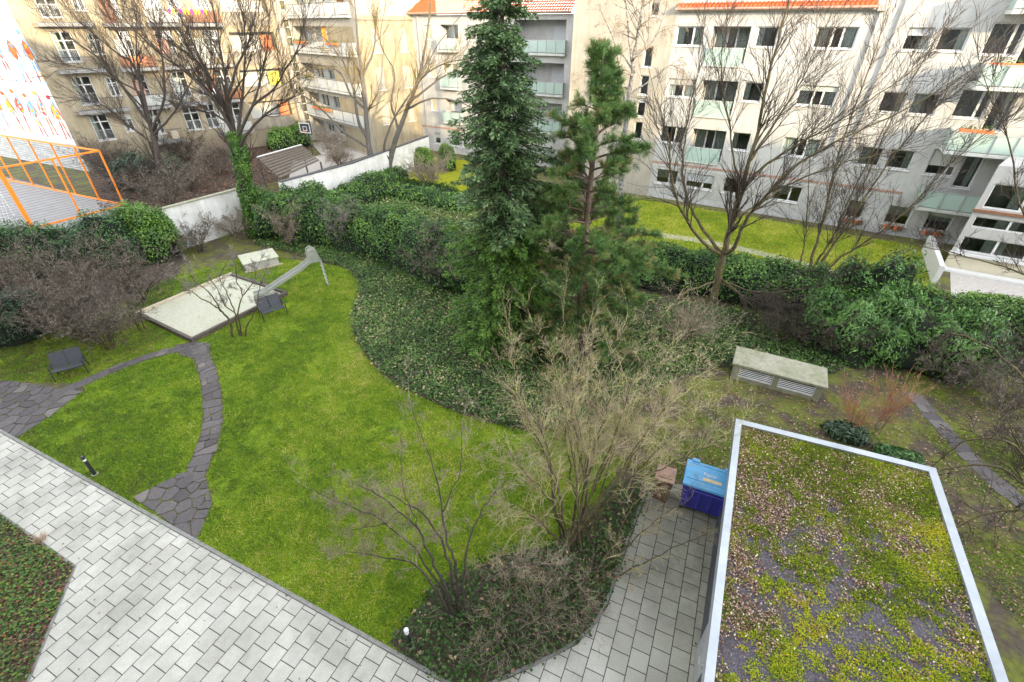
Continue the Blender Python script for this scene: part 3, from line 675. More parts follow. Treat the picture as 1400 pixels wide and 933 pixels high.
def tiled_roof(parent, x0, x1, z, slope=32, ov=.45, ln=6.0, name='roof'):
    """roof of half-round pantiles running up the slope"""
    s = R(slope); n = int((x1 - x0) / .055); rows = int(ln / .36); V = []; F = []
    for r_ in range(rows):
        for e in (0, 1):
            dist = r_ * .36 + (.40 if e else 0); lift = .02 if e else .055
            for i in range(n + 1):
                x = x0 + (x1 - x0) * i / n; wv = .035 * math.sin(i * 2 * PI / 4.4)
                V.append((x, -ov + math.cos(s) * dist, z + math.sin(s) * dist + lift + wv))
        o = r_ * 2 * (n + 1)
        F += [(o + i, o + i + 1, o + n + 2 + i, o + n + 1 + i) for i in range(n)]
    rf = link(name, np_mesh(name, V, F), M['tiles'], parent)
    b = MB(); b.box(x0, x1, -ov + .12, 0.0, z - .14, z - .06); b.build('eaves_board', M['white_paint'], rf)
    g = MB(); pts = [(x0 - .05, -ov - .02, z - .02), (x1 + .05, -ov - .02, z - .02)]; g.tube(pts, .075, 10); g.build('gutter', M['string_red'], rf)
    return rf
def balcony(parent, x0, x1, z, dep=1.2, h=.95, kind='glass', y=0.0, nb=4, zb=None, pm='parapet_glass', railm='grey_metal', side=True):
    b = MB(); b.bbox(x0, x1, y - dep, y - .002, z - .18, z, .01); s = b.build('balcony', M['parapet_white'], parent)
    p = MB(); p.box(x0 + .03, x1 - .03, y - dep + .02, y - dep + .05, z + .06, z + h - .06)
    if side: p.box(x0 + .02, x0 + .05, y - dep + .06, y - .01, z + .06, z + h - .06); p.box(x1 - .05, x1 - .02, y - dep + .06, y - .01, z + .06, z + h - .06)
    p.build('parapet', M[pm], s)
    q = MB(); q.box(x0, x1, y - dep + .0, y - dep + .07, z + h - .05, z + h)
    for i in range(nb + 1):
        x = x0 + (x1 - x0 - .05) * i / nb; q.box(x, x + .05, y - dep - .03, y - dep + .015, z - .1, z + h - .052)
    if side: q.box(x0, x0 + .07, y - dep + .072, y - .004, z + h - .05, z + h); q.box(x1 - .07, x1, y - dep + .072, y - .004, z + h - .05, z + h)
    q.build('railing', M[railm], s)
    return s
def bars(parent, x0, x1, y, z0, z1, mat='dark_metal', sp=.12, name='railing'):
    b = MB(); b.box(x0, x1, y - .02, y + .02, z1 - .04, z1); b.box(x0, x1, y - .015, y + .015, z0, z0 + .03)
    for i in range(int((x1 - x0) / sp) + 1):
        x = x0 + i * sp; b.box(x, x + .016, y - .008, y + .008, z0 + .032, z1 - .042)
    return b.build(name, M[mat], parent)
ON = {}                                                          # building frames, for things standing on their balconies
def frame(name, label, cat, x, y, deg):
    t = thing(name, label, cat, (x, y, 0), R(deg)); ON[t.name] = t; return t
def loc(t, x, y, z): return t.matrix_basis @ Vector((x, y, z)) if False else Vector((t.location.x + math.cos(t.rotation_euler.z) * x - math.sin(t.rotation_euler.z) * y, t.location.y + math.sin(t.rotation_euler.z) * x + math.cos(t.rotation_euler.z) * y, z))

# ---- white block tiled roof (right of the pine)
A = frame('apartment_house', 'long white plastered apartment house with orange tiled roof behind the neighbouring lawn', 'building', 11.13, 37.73, -31)
F_ = [(10.24, 11.34), (7.16, 8.3), (4.1, 5.25)]
holes = []; wins = []
for (z0, z1) in F_:
    for (x0, x1, mu, cu) in ((-.1, 1.68, (.62,), [(.0, .25, 0), (.66, 1, 0)]), (4.9, 6.1, (), [(.0, .3, 0)]), (8.15, 10.28, (.42, .66), [(0, .28, 0), (.68, .98, .1)])):
        holes.append((x0, x1, z0, z1)); wins.append((x0, x1, z0, z1, mu, cu))
    holes.append((2.2, 4.5, z0 - .9, z1, 1.2))
for (x0, x1) in ((.1, 1.75), (2.4, 4.4), (5.1, 6.2), (8.35, 10.2)):
    holes.append((x0, x1, 1.12, 2.2)); wins.append((x0, x1, 1.12, 2.2, (.62,) if x1 - x0 > 1.4 else (), [(0, .6, .35)]))
R_ = [(12.6, 13.78), (14.1, 15.38)]
for (z0, z1) in ((10.23, 11.31), (7.06, 8.18), (4.0, 5.12)):
    for i, (x0, x1) in enumerate(R_):
        holes.append((x0, x1, z0, z1)); wins.append((x0, x1, z0, z1, (), [(0, .45, 0)] if random.random() < .6 else [(.7, 1, 0)]))
for (x0, x1) in ((13.08, 14.05), (15.25, 16.55), (17.35, 18.65)):
    holes.append((x0, x1, .66, 1.85)); wins.append((x0, x1, .66, 1.85, (), [(0, 1, .45)]))
for z in (10.1, 7.05, 3.9):                                      # openings behind the right hand balconies
    holes.append((16.15, 17.55, z, z + 1.45)); wins.append((16.15, 17.55, z, z + 1.45, (.72,), None))
    holes.append((17.72, 18.6, z - .55, z + 1.45)); wins.append((17.72, 18.6, z - .55, z + 1.45, (), [(.55, .9, 0)]))
wallgrid('wall', M['plaster'], A, -.3, 25.5, .42, 16, [h for h in holes if not (h[0] < 12 and h[3] > 12)])
pl = MB(); pl.box(-.3, 25.5, .012, .3, -.4, .418); pl.build('plinth', M['plinth'], A)
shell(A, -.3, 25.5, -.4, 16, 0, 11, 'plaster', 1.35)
for w in wins: window(A, w[0], w[1], w[2], w[3], .17, w[4], True, w[5])
for (z0, z1) in F_:                                              # loggias with pale glass fronts
    window(A, 2.24, 4.46, z0 - .86, z1 - .03, 1.1, (.35, .62), False, [(0, .3, 0), (.66, .95, 0)])
    p = MB(); p.box(2.05, 4.4, -.09, -.06, z0 - 1.06, z0 - .1); pn = p.build('loggia_parapet', M['parapet_glass'], A)
    q = MB(); q.box(2.02, 4.43, -.105, -.04, z0 - .1, z0 - .05); q.box(2.02, 4.43, -.11, -.002, z0 - 1.14, z0 - 1.062); q.build('rail', M['parapet_white'], pn)
st = MB(); st.box(-.3, 15.6, -.05, -.003, 2.62, 2.74); st.build('string_course', M['string_red'], A)
st = MB(); st.box(-.3, 15.6, -.035, -.003, 2.42, 2.48); st.build('string_course', M['parapet_white'], A)
tiled_roof(A, -.25, 10.75, 12.28)
for x, top in ((11.02, 12.1), (12.02, 16)):
    d = MB(); d.tube([(x, -.09, .3), (x, -.09, top)], .055, 10); d.build('downpipe', M['downpipe'], A)
bx = MB(); bx.bbox(10.8, 11.25, -.35, -.003, 12.05, 12.4, .02); bx.build('gutter_box', M['downpipe'], A)
for k, z in enumerate((12.05, 8.95, 5.75, 2.55)):                # projecting balconies at the right end
    if z < 12.5: balcony(A, 16.35, 20.2, z - .2 if k else z, 1.5, 1.0, nb=4)

# ---- low glazed wing with cream wall, far right
W = frame('glazed_wing', 'low white wing with dark window bands and cream base wall at right edge', 'building', 24.35, 24.45, -31)
wh = [(.25, 9.5, 3.5, 4.75), (.22, 9.5, 2.45, 3.05), (.2, 9.5, 1.1, 1.95)]
wallgrid('wall', M['plaster'], W, 0, 10, .92, 5.6, wh, 0, .2)
wallgrid('base_wall', M['plaster_cream'], W, 0, 10, -.4, .918, [], .02)
b = MB(); b.add([(0, 0, -.4), (10, 0, -.4), (10, 0, 5.6), (0, 0, 5.6), (1.5, 4.55, -.4), (10, 4.55, -.4), (10, 4.55, 5.6), (1.5, 4.55, 5.6)], [(0, 4, 7, 3), (1, 2, 6, 5), (3, 2, 6, 7)]); b.build('outer_wall', M['plaster'], W)
r_ = MB(); r_.add([(.4, 1.0, -.4), (9.98, 1.0, -.4), (9.98, 1.0, 5.5), (.4, 1.0, 5.5)], [(0, 1, 2, 3)]); r_.build('room_wall', M['interior'], W)
for h in wh: window(W, h[0], h[1], h[2], h[3], .1, (.16, .3, .44, .6, .75, .88), False, [(.1, .2, .0), (.5, .6, 0)], 'frame_white', .07, name='window_band')
b = MB(); b.box(-.08, 10, -.16, -.003, .93, 1.06); b.build('ledge', M['white_paint'], W)
b = MB(); b.box(-.06, 10, -.12, -.003, 3.3, 3.42); b.build('ledge', M['brown_wood'], W)
b = MB(); b.box(.0, 10, -.5, -.01, .02, .14); b.build('base_step', M['white_paint'], W)
b = MB(); b.bbox(-.75, -.5, -2.6, 2.4, 0, 1.0, .01); eg = tag(b.build('entrance_wall', M['white_paint'], None, W.location, W.rotation_euler.z), 'narrow white free-standing wall beside the cream base of the glazed wing', 'wall')

# ---- tall windowless stair tower between pine and birch
T = frame('stair_tower', 'tall cream stair tower with a column of narrow windows behind the pine top', 'building', 11.13, 37.73, -31)
sh = [(-2.15, -1.5, z, z + 1.25) for z in (11.9, 8.9, 7.15, 5.7, 4.1)]
wallgrid('wall', M['plaster_warm'], T, -7.72, -.302, 0, 19, sh, -.02)
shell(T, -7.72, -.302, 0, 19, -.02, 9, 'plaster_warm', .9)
for h in sh: window(T, h[0], h[1], h[2], h[3], .14, (), True, None)

# ---- white house with orange roof further back (left of the spruce)
ca, sa = math.cos(R(-31)), math.sin(R(-31))
Cx, Cy = 11.13 + 4 * .515, 37.73 + 4 * .857
Cb = frame('white_house', 'white house with orange tiled roof and small balconies between spruce and beige block', 'building', Cx, Cy, -31)
ch = []; cw = []
for z0 in (10.2, 7.05, 3.95):
    for (x0, x1, mu) in ((-25.2, -24.4, ()), (-20.2, -18.4, (.5,))):
        ch.append((x0, x1, z0, z0 + 1.15)); cw.append((x0, x1, z0, z0 + 1.15, mu, [(0, .4, 0)]))
    ch.append((-23.3, -21.2, z0 - .75, z0 + 1.2, .9))
for (x0, x1) in ((-25.1, -24.3), (-23, -21.8), (-21.5, -20.9), (-19.5, -18.2)):
    ch.append((x0, x1, .75, 1.85)); cw.append((x0, x1, .75, 1.85, (), [(0, .5, .3)]))
for z0 in (9.4, 6.3, 3.2):                                       # deep loggia next to the stair tower
    ch.append((-15.2, -10.2, z0 - .02, z0 + 2.35, 1.6))
wallgrid('wall', M['plaster'], Cb, -26.6, -9.6, 0, 12.15, ch)
shell(Cb, -26.6, -9.6, 0, 12.15, 0, 10, 'plaster', 1.9)
for w in cw: window(Cb, w[0], w[1], w[2], w[3], .16, w[4], True, w[5])
for z0 in (10.2, 7.05, 3.95):
    window(Cb, -23.28, -21.22, z0 - .72, z0 + 1.18, .8, (.5,), False, [(.0, .4, 0)])
    balcony(Cb, -23.4, -21.1, z0 - .8, .5, .95, nb=2)
for z0 in (9.4, 6.3, 3.2):
    b = MB(); b.add([(-15.2, 1.6, z0 - .02), (-10.2, 1.6, z0 - .02), (-10.2, 1.6, z0 + 2.35), (-15.2, 1.6, z0 + 2.35)], [(0, 1, 2, 3)]); b.build('loggia_wall', M['plaster'], Cb)
    b = MB()
    for i in range(22): b.box(-12.1, -10.35, 1.5, 1.54 + .012 * (i % 2), z0 + i * .09, z0 + i * .09 + .088)
    b.build('roller_shutter', M['shutter'], Cb)
    balcony(Cb, -15.3, -10.05, z0 - .02, .35, .95, nb=6)
b = MB(); b.box(-26.6, -16, -.05, -.003, 2.35, 2.47); b.build('string_course', M['string_red'], Cb)
tiled_roof(Cb, -26.8, -9.65, 12.3)
b = MB(); b.tube([(-25.9, -.08, .3), (-25.9, -.08, 12.2)], .06, 8); b.build('downpipe', M['downpipe'], Cb)

# ---- beige block with stacked balconies (behind the twin-stemmed tree)
Bb = frame('balcony_block', 'beige block with stacked white balconies behind the twin-stemmed tree', 'building', -23.72, 60.49, -45)
LB = 13.9
bh = []
for z0 in (9.05, 5.75, 2.95, .2):
    bh.append((.6, LB - .8, z0, z0 + 2.2, 1.3))
bh.append((.6, LB - .8, 12.1, 14.4, 1.3))
wallgrid('wall', M['plaster_warm'], Bb, 0, LB, 0, 16, bh)
shell(Bb, 0, LB, 0, 16, 0, 9, 'plaster_warm', 2.6)
for z0 in (12.1, 9.05, 5.75, 2.95, .2):
    wallgrid('loggia_wall', M['parapet_white'], Bb, .6, LB - .8, z0, z0 + 2.2, [(x, x + 1.5, z0 + .7, z0 + 2.0) for x in (1.5, 4.2, 7.2, 10)], 1.3, .12)
    for x in (1.5, 4.2, 7.2, 10): window(Bb, x, x + 1.5, z0 + .7, z0 + 2.0, 1.36, (.5,), False, [(0, .5, 0)])
    b = MB(); b.box(8.75, 9.85, 1.22, 1.285, z0 + .02, z0 + 2.1); b.build('door_panel', M['brown_wood'], Bb)
    if z0 > 1:
        s = balcony(Bb, .5, LB - .7, z0, .35, 1.0, nb=6, pm='parapet_white', railm='parapet_old')
# its return wing facing us
ux, uy = math.cos(R(-45)), math.sin(R(-45)); ex, ey = -23.72 + ux * LB, 60.49 + uy * LB
c0 = loc(Cb, -26.6, 0, 0); ang = math.degrees(math.atan2(c0.y - ey, c0.x - ex)); LE = math.hypot(c0.x - ex, c0.y - ey)
E_ = frame('beige_tower', 'flat-roofed beige house end with tall narrow windows beside the orange roof', 'building', ex, ey, ang)
eh = [(x, x + .85, z, z + 1.9) for z in (9.2, 6.1, 3.0) for x in (LE * .22, LE * .72)]
wallgrid('wall', M['plaster_beige'], E_, 0, LE, 0, 12.1, eh); shell(E_, 0, LE, 0, 12.1, 0, 6, 'plaster_beige', 1.2)
for h in eh: window(E_, h[0], h[1], h[2], h[3], .16, (.5,), True, [(0, .3, 0)])
b = MB(); b.box(-.1, LE, -.12, -.003, 11.75, 11.88); b.build('cornice', M['parapet_old'], E_)

# ---- old house with mural gable and planted balconies, left
Lb = frame('old_house', 'old beige tenement with iron balconies and a painted white gable wall at left', 'building', -39.52, 45.35, 43.8)
lh = []; lw = []
for z0 in (8.75, 5.45, 2.45, 11.9):
    for (x0, x1) in ((1.75, 3.1), (6.3, 7.2), (9.2, 10.6), (13.2, 14.6)):
        lh.append((x0, x1, z0, z0 + 2.2)); lw.append((x0, x1, z0, z0 + 2.2))
    lh.append((15.6, 20, z0 - .3, z0 + 2.0, 1.3)); lh.append((4.1, 4.9, z0 + .5, z0 + 2.0)); lw.append((4.1, 4.9, z0 + .5, z0 + 2.0)); lh.append((11.1, 12.2, z0, z0 + 2.2)); lw.append((11.1, 12.2, z0, z0 + 2.2))
wallgrid('wall', M['plaster_beige'], Lb, 0, 22.4, 0, 18, lh)
shell(Lb, 0.02, 22.4, 0, 18, 0, 11, 'plaster_beige', 1.6)
for w in lw:
    ww = window(Lb, w[0], w[1], w[2], w[3], .18, (.5,), True, [(.0, .25, .0)] if random.random() < .6 else None, trans=(.7,))
    bars(ww, w[0] + .05, w[1] - .05, -.02, w[2] + .02, w[2] + .9, 'grey_metal', .12)
for k, z in enumerate((11.5, 8.15, 5.0, 1.95)):
    if k < 3:
        b = MB(); b.box(.9, 4.2, -.28, -.004, z - .28, z - .02); b.box(.9, 4.2, -.34, -.004, z - .018, z + .06); b.build('cornice', M['parapet_old'], Lb)
        bal = MB(); bal.bbox(1.2, 4.9, -.85, -.345, z - .22, z + .05, .01); s = bal.build('balcony', M['concrete_dark'], Lb); bars(s, 1.25, 4.85, -.71, z + .052, z + .98, 'dark_metal', .13)  # slab coloured dark to stand in for shade under the balcony
    for q, (x0, x1) in enumerate(((5.5, 8.4), (8.7, 11.4), (11.8, 15.0))):
        if k == 3 and q == 1: continue
        bal = MB(); bal.bbox(x0, x1, -1.25, -.004, z - .26, z, .01); s = bal.build('balcony', M['concrete_dark'], Lb)  # dark slab colour again replaces the shade on the underside
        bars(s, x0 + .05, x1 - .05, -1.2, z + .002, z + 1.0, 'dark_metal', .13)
        pc = ('parapet_white', 'parapet_old', 'brown_wood', 'parapet_white')[(k * 2 + q * 3) % 4]
        if (k + q) % 3: pp_ = MB(); pp_.box(x0 + .06, x1 - .06, -1.17, -1.14, z + .08, z + .92); pp_.build('privacy_screen', M[pc], s)
        for x in (x0 + .05, x1 - .13):
            pp_ = MB(); pp_.box(x, x + .08, -1.22, -1.14, z + 1.002, z + (3.0 if k else 2.6)); pp_.build('post', M['brown_wood' if q % 2 else 'parapet_old'], s)
        pp_ = MB(); pp_.box(x0 + .4, x0 + 1.3, -.09, -.035, z + .02, z + 2.15); pp_.build('door_shutter', M[('brown_wood', 'parapet_white', 'string_red', 'curtain_dim')[(k + q) % 4]], s)
        pp_ = MB(); pp_.bbox(x1 - .95, x1 - .35, -.8, -.3, z + .002, z + .7, .03); pp_.build('storage_box', M[('wood_pale', 'anthracite', 'wood_grey')[(k + q) % 3]], s)
    b = MB(); b.box(15.5, 20.1, -.12, -.003, z - .2, z - .02); b.box(15.5, 20.1, -.1, -.05, z, z + .95); b.build('loggia_parapet', M['parapet_old'], Lb)
b = MB()
for z in (11.6, 8.45, 5.15, 2.15): b.box(15.62, 19.98, 1.25, 1.28, z, z + 2.34)
b.build('loggia_wall', M['parapet_white'], Lb)
tw = [(21.1, 21.75, z, z + 2.5) for z in (12.6, 9.4, 6.2, 3.0, .4)]
wallgrid('stair_front', M['plaster_warm'], Lb, 20.5, 22.4, 0, 18, tw, -.55, .3)
b = MB(); b.add([(20.5, -.55, 0), (20.5, 0, 0), (20.5, 0, 18), (20.5, -.55, 18), (22.4, -.55, 0), (22.4, 0, 0), (22.4, 0, 18), (22.4, -.55, 18)], [(0, 1, 2, 3), (4, 5, 6, 7)]); b.build('stair_side', M['plaster_warm'], Lb)
for h in tw: window(Lb, h[0], h[1], h[2], h[3], -.4, (), False, None, trans=(.35, .7))
# gable wall with the painted figures
GA = -24 - 43.8
gw = MB(); gw.box(-30, 0, 0, .3, 2.3, 18); g_ = gw.build('gable_wall', M['white_paint'], Lb, (0, 0, 0), R(GA))
gw = MB(); gw.box(-30, -.02, .015, .3, 0, 2.298); gw.build('gable_base', M['brick_grey'], Lb, (0, 0, 0), R(GA))
mu = MB(); pal = [(.50, .015, .012), (.58, .14, .012), (.58, .36, .02), (.10, .24, .42), (.20, .34, .50), (.42, .38, .32), (.52, .08, .015), (.34, .04, .03)]
def shape(cx, cz, w, h, col, n=10, y=-.006, rot=0.0, square=False):
    pts = []
    for i in range(n):
        a = 2 * PI * i / n + (PI / 4 if square else 0); x, z = math.cos(a) * w / 2, math.sin(a) * h / 2
        pts.append((cx + x * math.cos(rot) - z * math.sin(rot), y, cz + x * math.sin(rot) + z * math.cos(rot)))
    mu.add(pts, [tuple(range(n))[::-1]], col)
rr = random.Random(4)
def figure(cx, z0, h):
    L_ = lambda *a, **k: shape(*a, **k); ink = (.06, .06, .09)
    C = lambda: pal[rr.randrange(len(pal))]
    L_(cx, z0 + h * .90, h * .17, h * .20, ink, 12, -.004); L_(cx, z0 + h * .90, h * .15, h * .18, (.80, .70, .62), 12, -.007)
    L_(cx - h * .02, z0 + h * .95, h * .17, h * .10, C(), 9, -.010); L_(cx + h * .08, z0 + h * .82, h * .06, h * .26, C(), 8, -.009, .15)
    L_(cx, z0 + h * .62, h * .26, h * .38, ink, 8, -.004, 0); L_(cx, z0 + h * .62, h * .235, h * .355, C(), 8, -.007)
    for k in range(3): L_(cx + rr.uniform(-.05, .05) * h, z0 + h * (.5 + .1 * k), h * rr.uniform(.08, .16), h * .07, C(), 8, -.010 - .002 * k, rr.uniform(-.5, .5))
    for s in (-1, 1):
        L_(cx + s * h * .16, z0 + h * .60, h * .05, h * .34, C(), 6, -.0085, s * .25)
        L_(cx + s * h * .06, z0 + h * .32, h * .075, h * .24, C(), 6, -.0062, s * .08)
        L_(cx + s * h * .08, z0 + h * .13, h * .06, h * .22, C(), 6, -.008, s * .05)
        L_(cx + s * h * .10, z0 + h * .02, h * .10, h * .045, C(), 6, -.0095)
    L_(cx - h * .22, z0 + h * .86, h * .09, h * .13, ink, 12, -.004); L_(cx - h * .22, z0 + h * .86, h * .075, h * .115, (.74, .74, .73), 12, -.006)
for i in range(8): figure(-.35 - i * 2.25, 7.25, 3.85)
mu.build('mural_row', M['paint'], g_, color=True); mu = MB()
for i in range(13): figure(-.7 - i * 1.82, 2.75 + .25 * (i % 2), 3.6)
mu.build('mural_row', M['paint'], g_, color=True); mu = MB()
for i in range(9): shape(-2.2 - i * .42, 12.75 + .08 * (i % 3), .07, .55, (.6, .08, .05), 6, -.006, .3 * (i % 2))
shape(-3.6, 12.25, 5, .07, (.6, .08, .05), 4, -.006)
mu.build('mural_lettering', M['paint'], g_, color=True)

# ---- the house the photograph is taken from: it shades the whole garden
Hh = frame('apartment_block', 'tall plastered block behind the viewpoint whose shadow lies over the garden', 'building', .0, -2.4, -24.7)
hz = []
for fl in range(7):
    for k in range(-9, 24):
        hz.append((k * 3.2 - .7, k * 3.2 + .7, 1.0 + fl * 3.1, 2.5 + fl * 3.1))
b = MB(); b.box(-40, 90, -13, -.02, 0, 22.0); b.build('wall', M['plaster'], Hh)

# =================================================================== GARDEN THINGS
# ---- flat-roofed shed with a planted roof
zr = 2.4
ra, rb, rc, rd = [G(*p, zr) for p in ((1006, 573), (1279, 641), (1367, 934), (962, 934))]
dl = (rd - ra).normalized(); dr = (rc - rb).normalized(); du = (rb - ra).normalized()
rd2 = ra + dl * 12.2; rc2 = rb + dl * 12.2
gt = thing('garden_shed', 'flat-roofed shed with zinc edge and a mossy planted roof covered in fallen leaves', 'shed', (ra.x, ra.y, 0))
oo = Vector((ra.x, ra.y, 0)); P2 = lambda v: (v.x - oo.x, v.y - oo.y)
inn = .16
ia, ib, ic, id_ = ra + du * inn + dl * inn, rb - du * inn + dl * inn, rc2 - du * inn, rd2 + du * inn
wa, wb, wc, wd = ra + du * .2 + dl * .2, rb - du * .2 + dl * .2, rc2 - du * .2, rd2 + du * .2
b = MB(); b.prism([P2(wa), P2(wb), P2(wc), P2(wd)], 0, 2.18); b.build('wall', M['anthracite'], gt)
b = MB(); b.prism([P2(ia), P2(ib), P2(ic), P2(id_)], 2.2, 2.30); b.build('roof', M['substrate'], gt)
b = MB()
def cap(p, q, p2, q2):                   # zinc edge: outer fascia, sloped top, inner face
    vs = [(*P2(p), 2.12), (*P2(q), 2.12), (*P2(p), 2.42), (*P2(q), 2.42), (*P2(p2), 2.395), (*P2(q2), 2.395), (*P2(p2), 2.2), (*P2(q2), 2.2)]
    b.add(vs, [(0, 1, 3, 2), (2, 3, 5, 4), (4, 5, 7, 6), (0, 6, 7, 1)])
cap(ra, rb, ia, ib); cap(rb, rc2, ib, ic); cap(rd2, ra, id_, ia)
et = b.build('roof_edge', M['zinc'], gt)
b = MB()
for (p, q, p2, q2, L_) in ((ra, rb, ia, ib, 2.0), (ra, rd2, ia, id_, 2.5), (rb, rc2, ib, ic, 2.5)):
    n = int((q - p).length / L_)
    for i in range(1, n + 1):
        o1, i1 = p.lerp(q, i / (n + .5)), p2.lerp(q2, i / (n + .5)); t_ = (q - p).normalized() * .012
        b = MB(); b.add([(*P2(o1 - t_), 2.4235), (*P2(o1 + t_), 2.4235), (*P2(i1 + t_), 2.3985), (*P2(i1 - t_), 2.3985)], [(0, 1, 2, 3)]); b.build('joint_cover', M['grey_metal'], et)
dpos = wa + dl * 5.5
dm = Matrix.Translation((dpos.x - oo.x, dpos.y - oo.y, 0)) @ Matrix.Rotation(math.atan2(dl.y, dl.x), 4, 'Z')
b = MB(); b.box(-.5, .5, -.045, -.003, .03, 2.05, dm); dd = b.build('door', M['grey_metal'], gt)
b = MB(); b.tube([dm @ Vector((.38, -.045, 1.05)), dm @ Vector((.38, -.11, 1.05)), dm @ Vector((.22, -.115, 1.05))], .013, 8); b.box(.35, .41, -.056, -.0455, .96, 1.13, dm); b.build('handle', M['steel'], dd)

# ---- wheeled bins
def wheel(b, M_, x, y, r, w): b.tube([M_ @ Vector((x - w / 2, y, r)), M_ @ Vector((x + w / 2, y, r))], r, 14)
bo = Vector((4.66, 8.45, 0)); bt = thing('paper_container', 'large blue four-wheeled waste container with pale blue lid beside the shed', 'waste container', bo, AZ)
Wb, Db = 1.26, .78
def taper(x0, x1, y0, y1, z0, X0, X1, Y0, Y1, z1):
    b = MB(); b.add([(x0, y0, z0), (x1, y0, z0), (x1, y1, z0), (x0, y1, z0), (X0, Y0, z1), (X1, Y0, z1), (X1, Y1, z1), (X0, Y1, z1)], [(0, 1, 2, 3), (4, 5, 6, 7), (0, 1, 5, 4), (1, 2, 6, 5), (2, 3, 7, 6), (3, 0, 4, 7)]); return b
b = taper(.07, Wb - .07, .1, Db - .08, .17, 0, Wb, 0, Db, 1.13)
for k in range(4):
    x = .16 + k * .3; b.bbox(x, x + .055, .005, .09, .3, 1.04, .012)
b.bbox(-.03, Wb + .03, -.035, .06, 1.08, 1.15, .012); b.bbox(-.03, .04, .06, Db, 1.08, 1.15, .012); b.bbox(Wb - .04, Wb + .03, .06, Db, 1.08, 1.15, .012)
b.build('body', M['bin_blue'], bt)
b = MB(); prof = [(-.05, 1.15), (-.03, 1.2), (.10, 1.25), (.35, 1.33), (.62, 1.35), (Db, 1.31), (Db + .03, 1.16)]; n = len(prof)
vs = [(x, y, z) for x in (-.02, Wb + .02) for y, z in prof]; b.add(vs, [(i, i + 1, n + i + 1, n + i) for i in range(n - 1)] + [tuple(range(n)), tuple(range(n, 2 * n))[::-1], (0, n, 2 * n - 1, n - 1)])
def on_lid(y):
    for (y0, z0), (y1, z1) in zip(prof, prof[1:]):
        if y0 <= y <= y1: return z0 + (z1 - z0) * (y - y0) / (y1 - y0)
for x in (.1, Wb - .28): b.bbox(x, x + .2, Db - .06, Db + .06, 1.3, 1.37, .015)
for (x0, x1, y0, y1) in ((.05, Wb - .05, .14, .17), (.05, Wb - .05, .63, .66), (.05, .08, .171, .629), (Wb - .08, Wb - .05, .171, .629)):
    b.add([(x, y, on_lid(y) + dz) for dz in (-.01, .014) for y in (y0, y1) for x in (x0, x1)], [(0, 2, 3, 1), (4, 5, 7, 6), (0, 1, 5, 4), (2, 6, 7, 3), (0, 4, 6, 2), (1, 3, 7, 5)])
lid = b.build('lid', M['bin_lid'], bt)
sl = math.atan2(on_lid(.5) - on_lid(.3), .2)
def lid_plate(name, x0, x1, y0, y1, mat, up):
    q = MB(); q.add([(x0, y0, on_lid(y0) + up), (x1, y0, on_lid(y0) + up), (x1, y1, on_lid(y1) + up), (x0, y1, on_lid(y1) + up)], [(0, 1, 2, 3)]); return q.build(name, mat, lid)
lid_plate('sticker', .44, .92, .19, .27, M['sticker'], .006)
cu = bpy.data.curves.new('lettering', 'FONT'); cu.body = 'Papier'; cu.size = .17; cu.extrude = .002
tmp = bpy.data.objects.new('lettering', cu); COL.objects.link(tmp)
me = bpy.data.meshes.new_from_object(tmp.evaluated_get(bpy.context.evaluated_depsgraph_get())); bpy.data.objects.remove(tmp)
tx = link('lettering', me, M['lamp_white'], lid, (.44, .33, on_lid(.33) + .012)); tx.rotation_euler = (sl, 0, 0); tx.scale = (.8, .8, 1)
for x in (.1, Wb - .1):
    for y in (.17, Db - .15):
        b = MB(); wheel(b, Matrix.Identity(4), x, y, .085, .05); b.box(x - .03, x + .03, y - .03, y + .03, .1, .2); b.build('wheel', M['rubber'], bt)
b = MB(); b.tube([(.25, -.04, 1.08), (.25, -.09, 1.08), (Wb - .25, -.09, 1.08), (Wb - .25, -.04, 1.08)], .014, 8); b.build('handle', M['bin_blue'], bt)

ot = thing('compost_bin', 'small brown two-wheeled waste bin left of the blue container', 'waste bin', (4.02, 8.78, 0), AZ)
taper(.04, .44, .06, .46, .05, 0, .48, 0, .52, .93).build('body', M['bin_brown'], ot)
b = MB(); b.bbox(-.025, .505, -.035, .55, .935, .985, .02); b.bbox(.06, .42, .07, .45, .986, 1.02, .03); b.bbox(.12, .36, .14, .38, 1.021, 1.035, .01); b.build('lid', M['bin_brown_lid'], ot)
b = MB(); b.tube([(.03, .56, .9), (.03, .62, .92), (.45, .62, .92), (.45, .56, .9)], .016, 8); b.build('handle', M['bin_brown'], ot)
for x in (.04, .44):
    b = MB(); wheel(b, Matrix.Identity(4), x, .48, .1, .05); b.build('wheel', M['rubber'], ot)

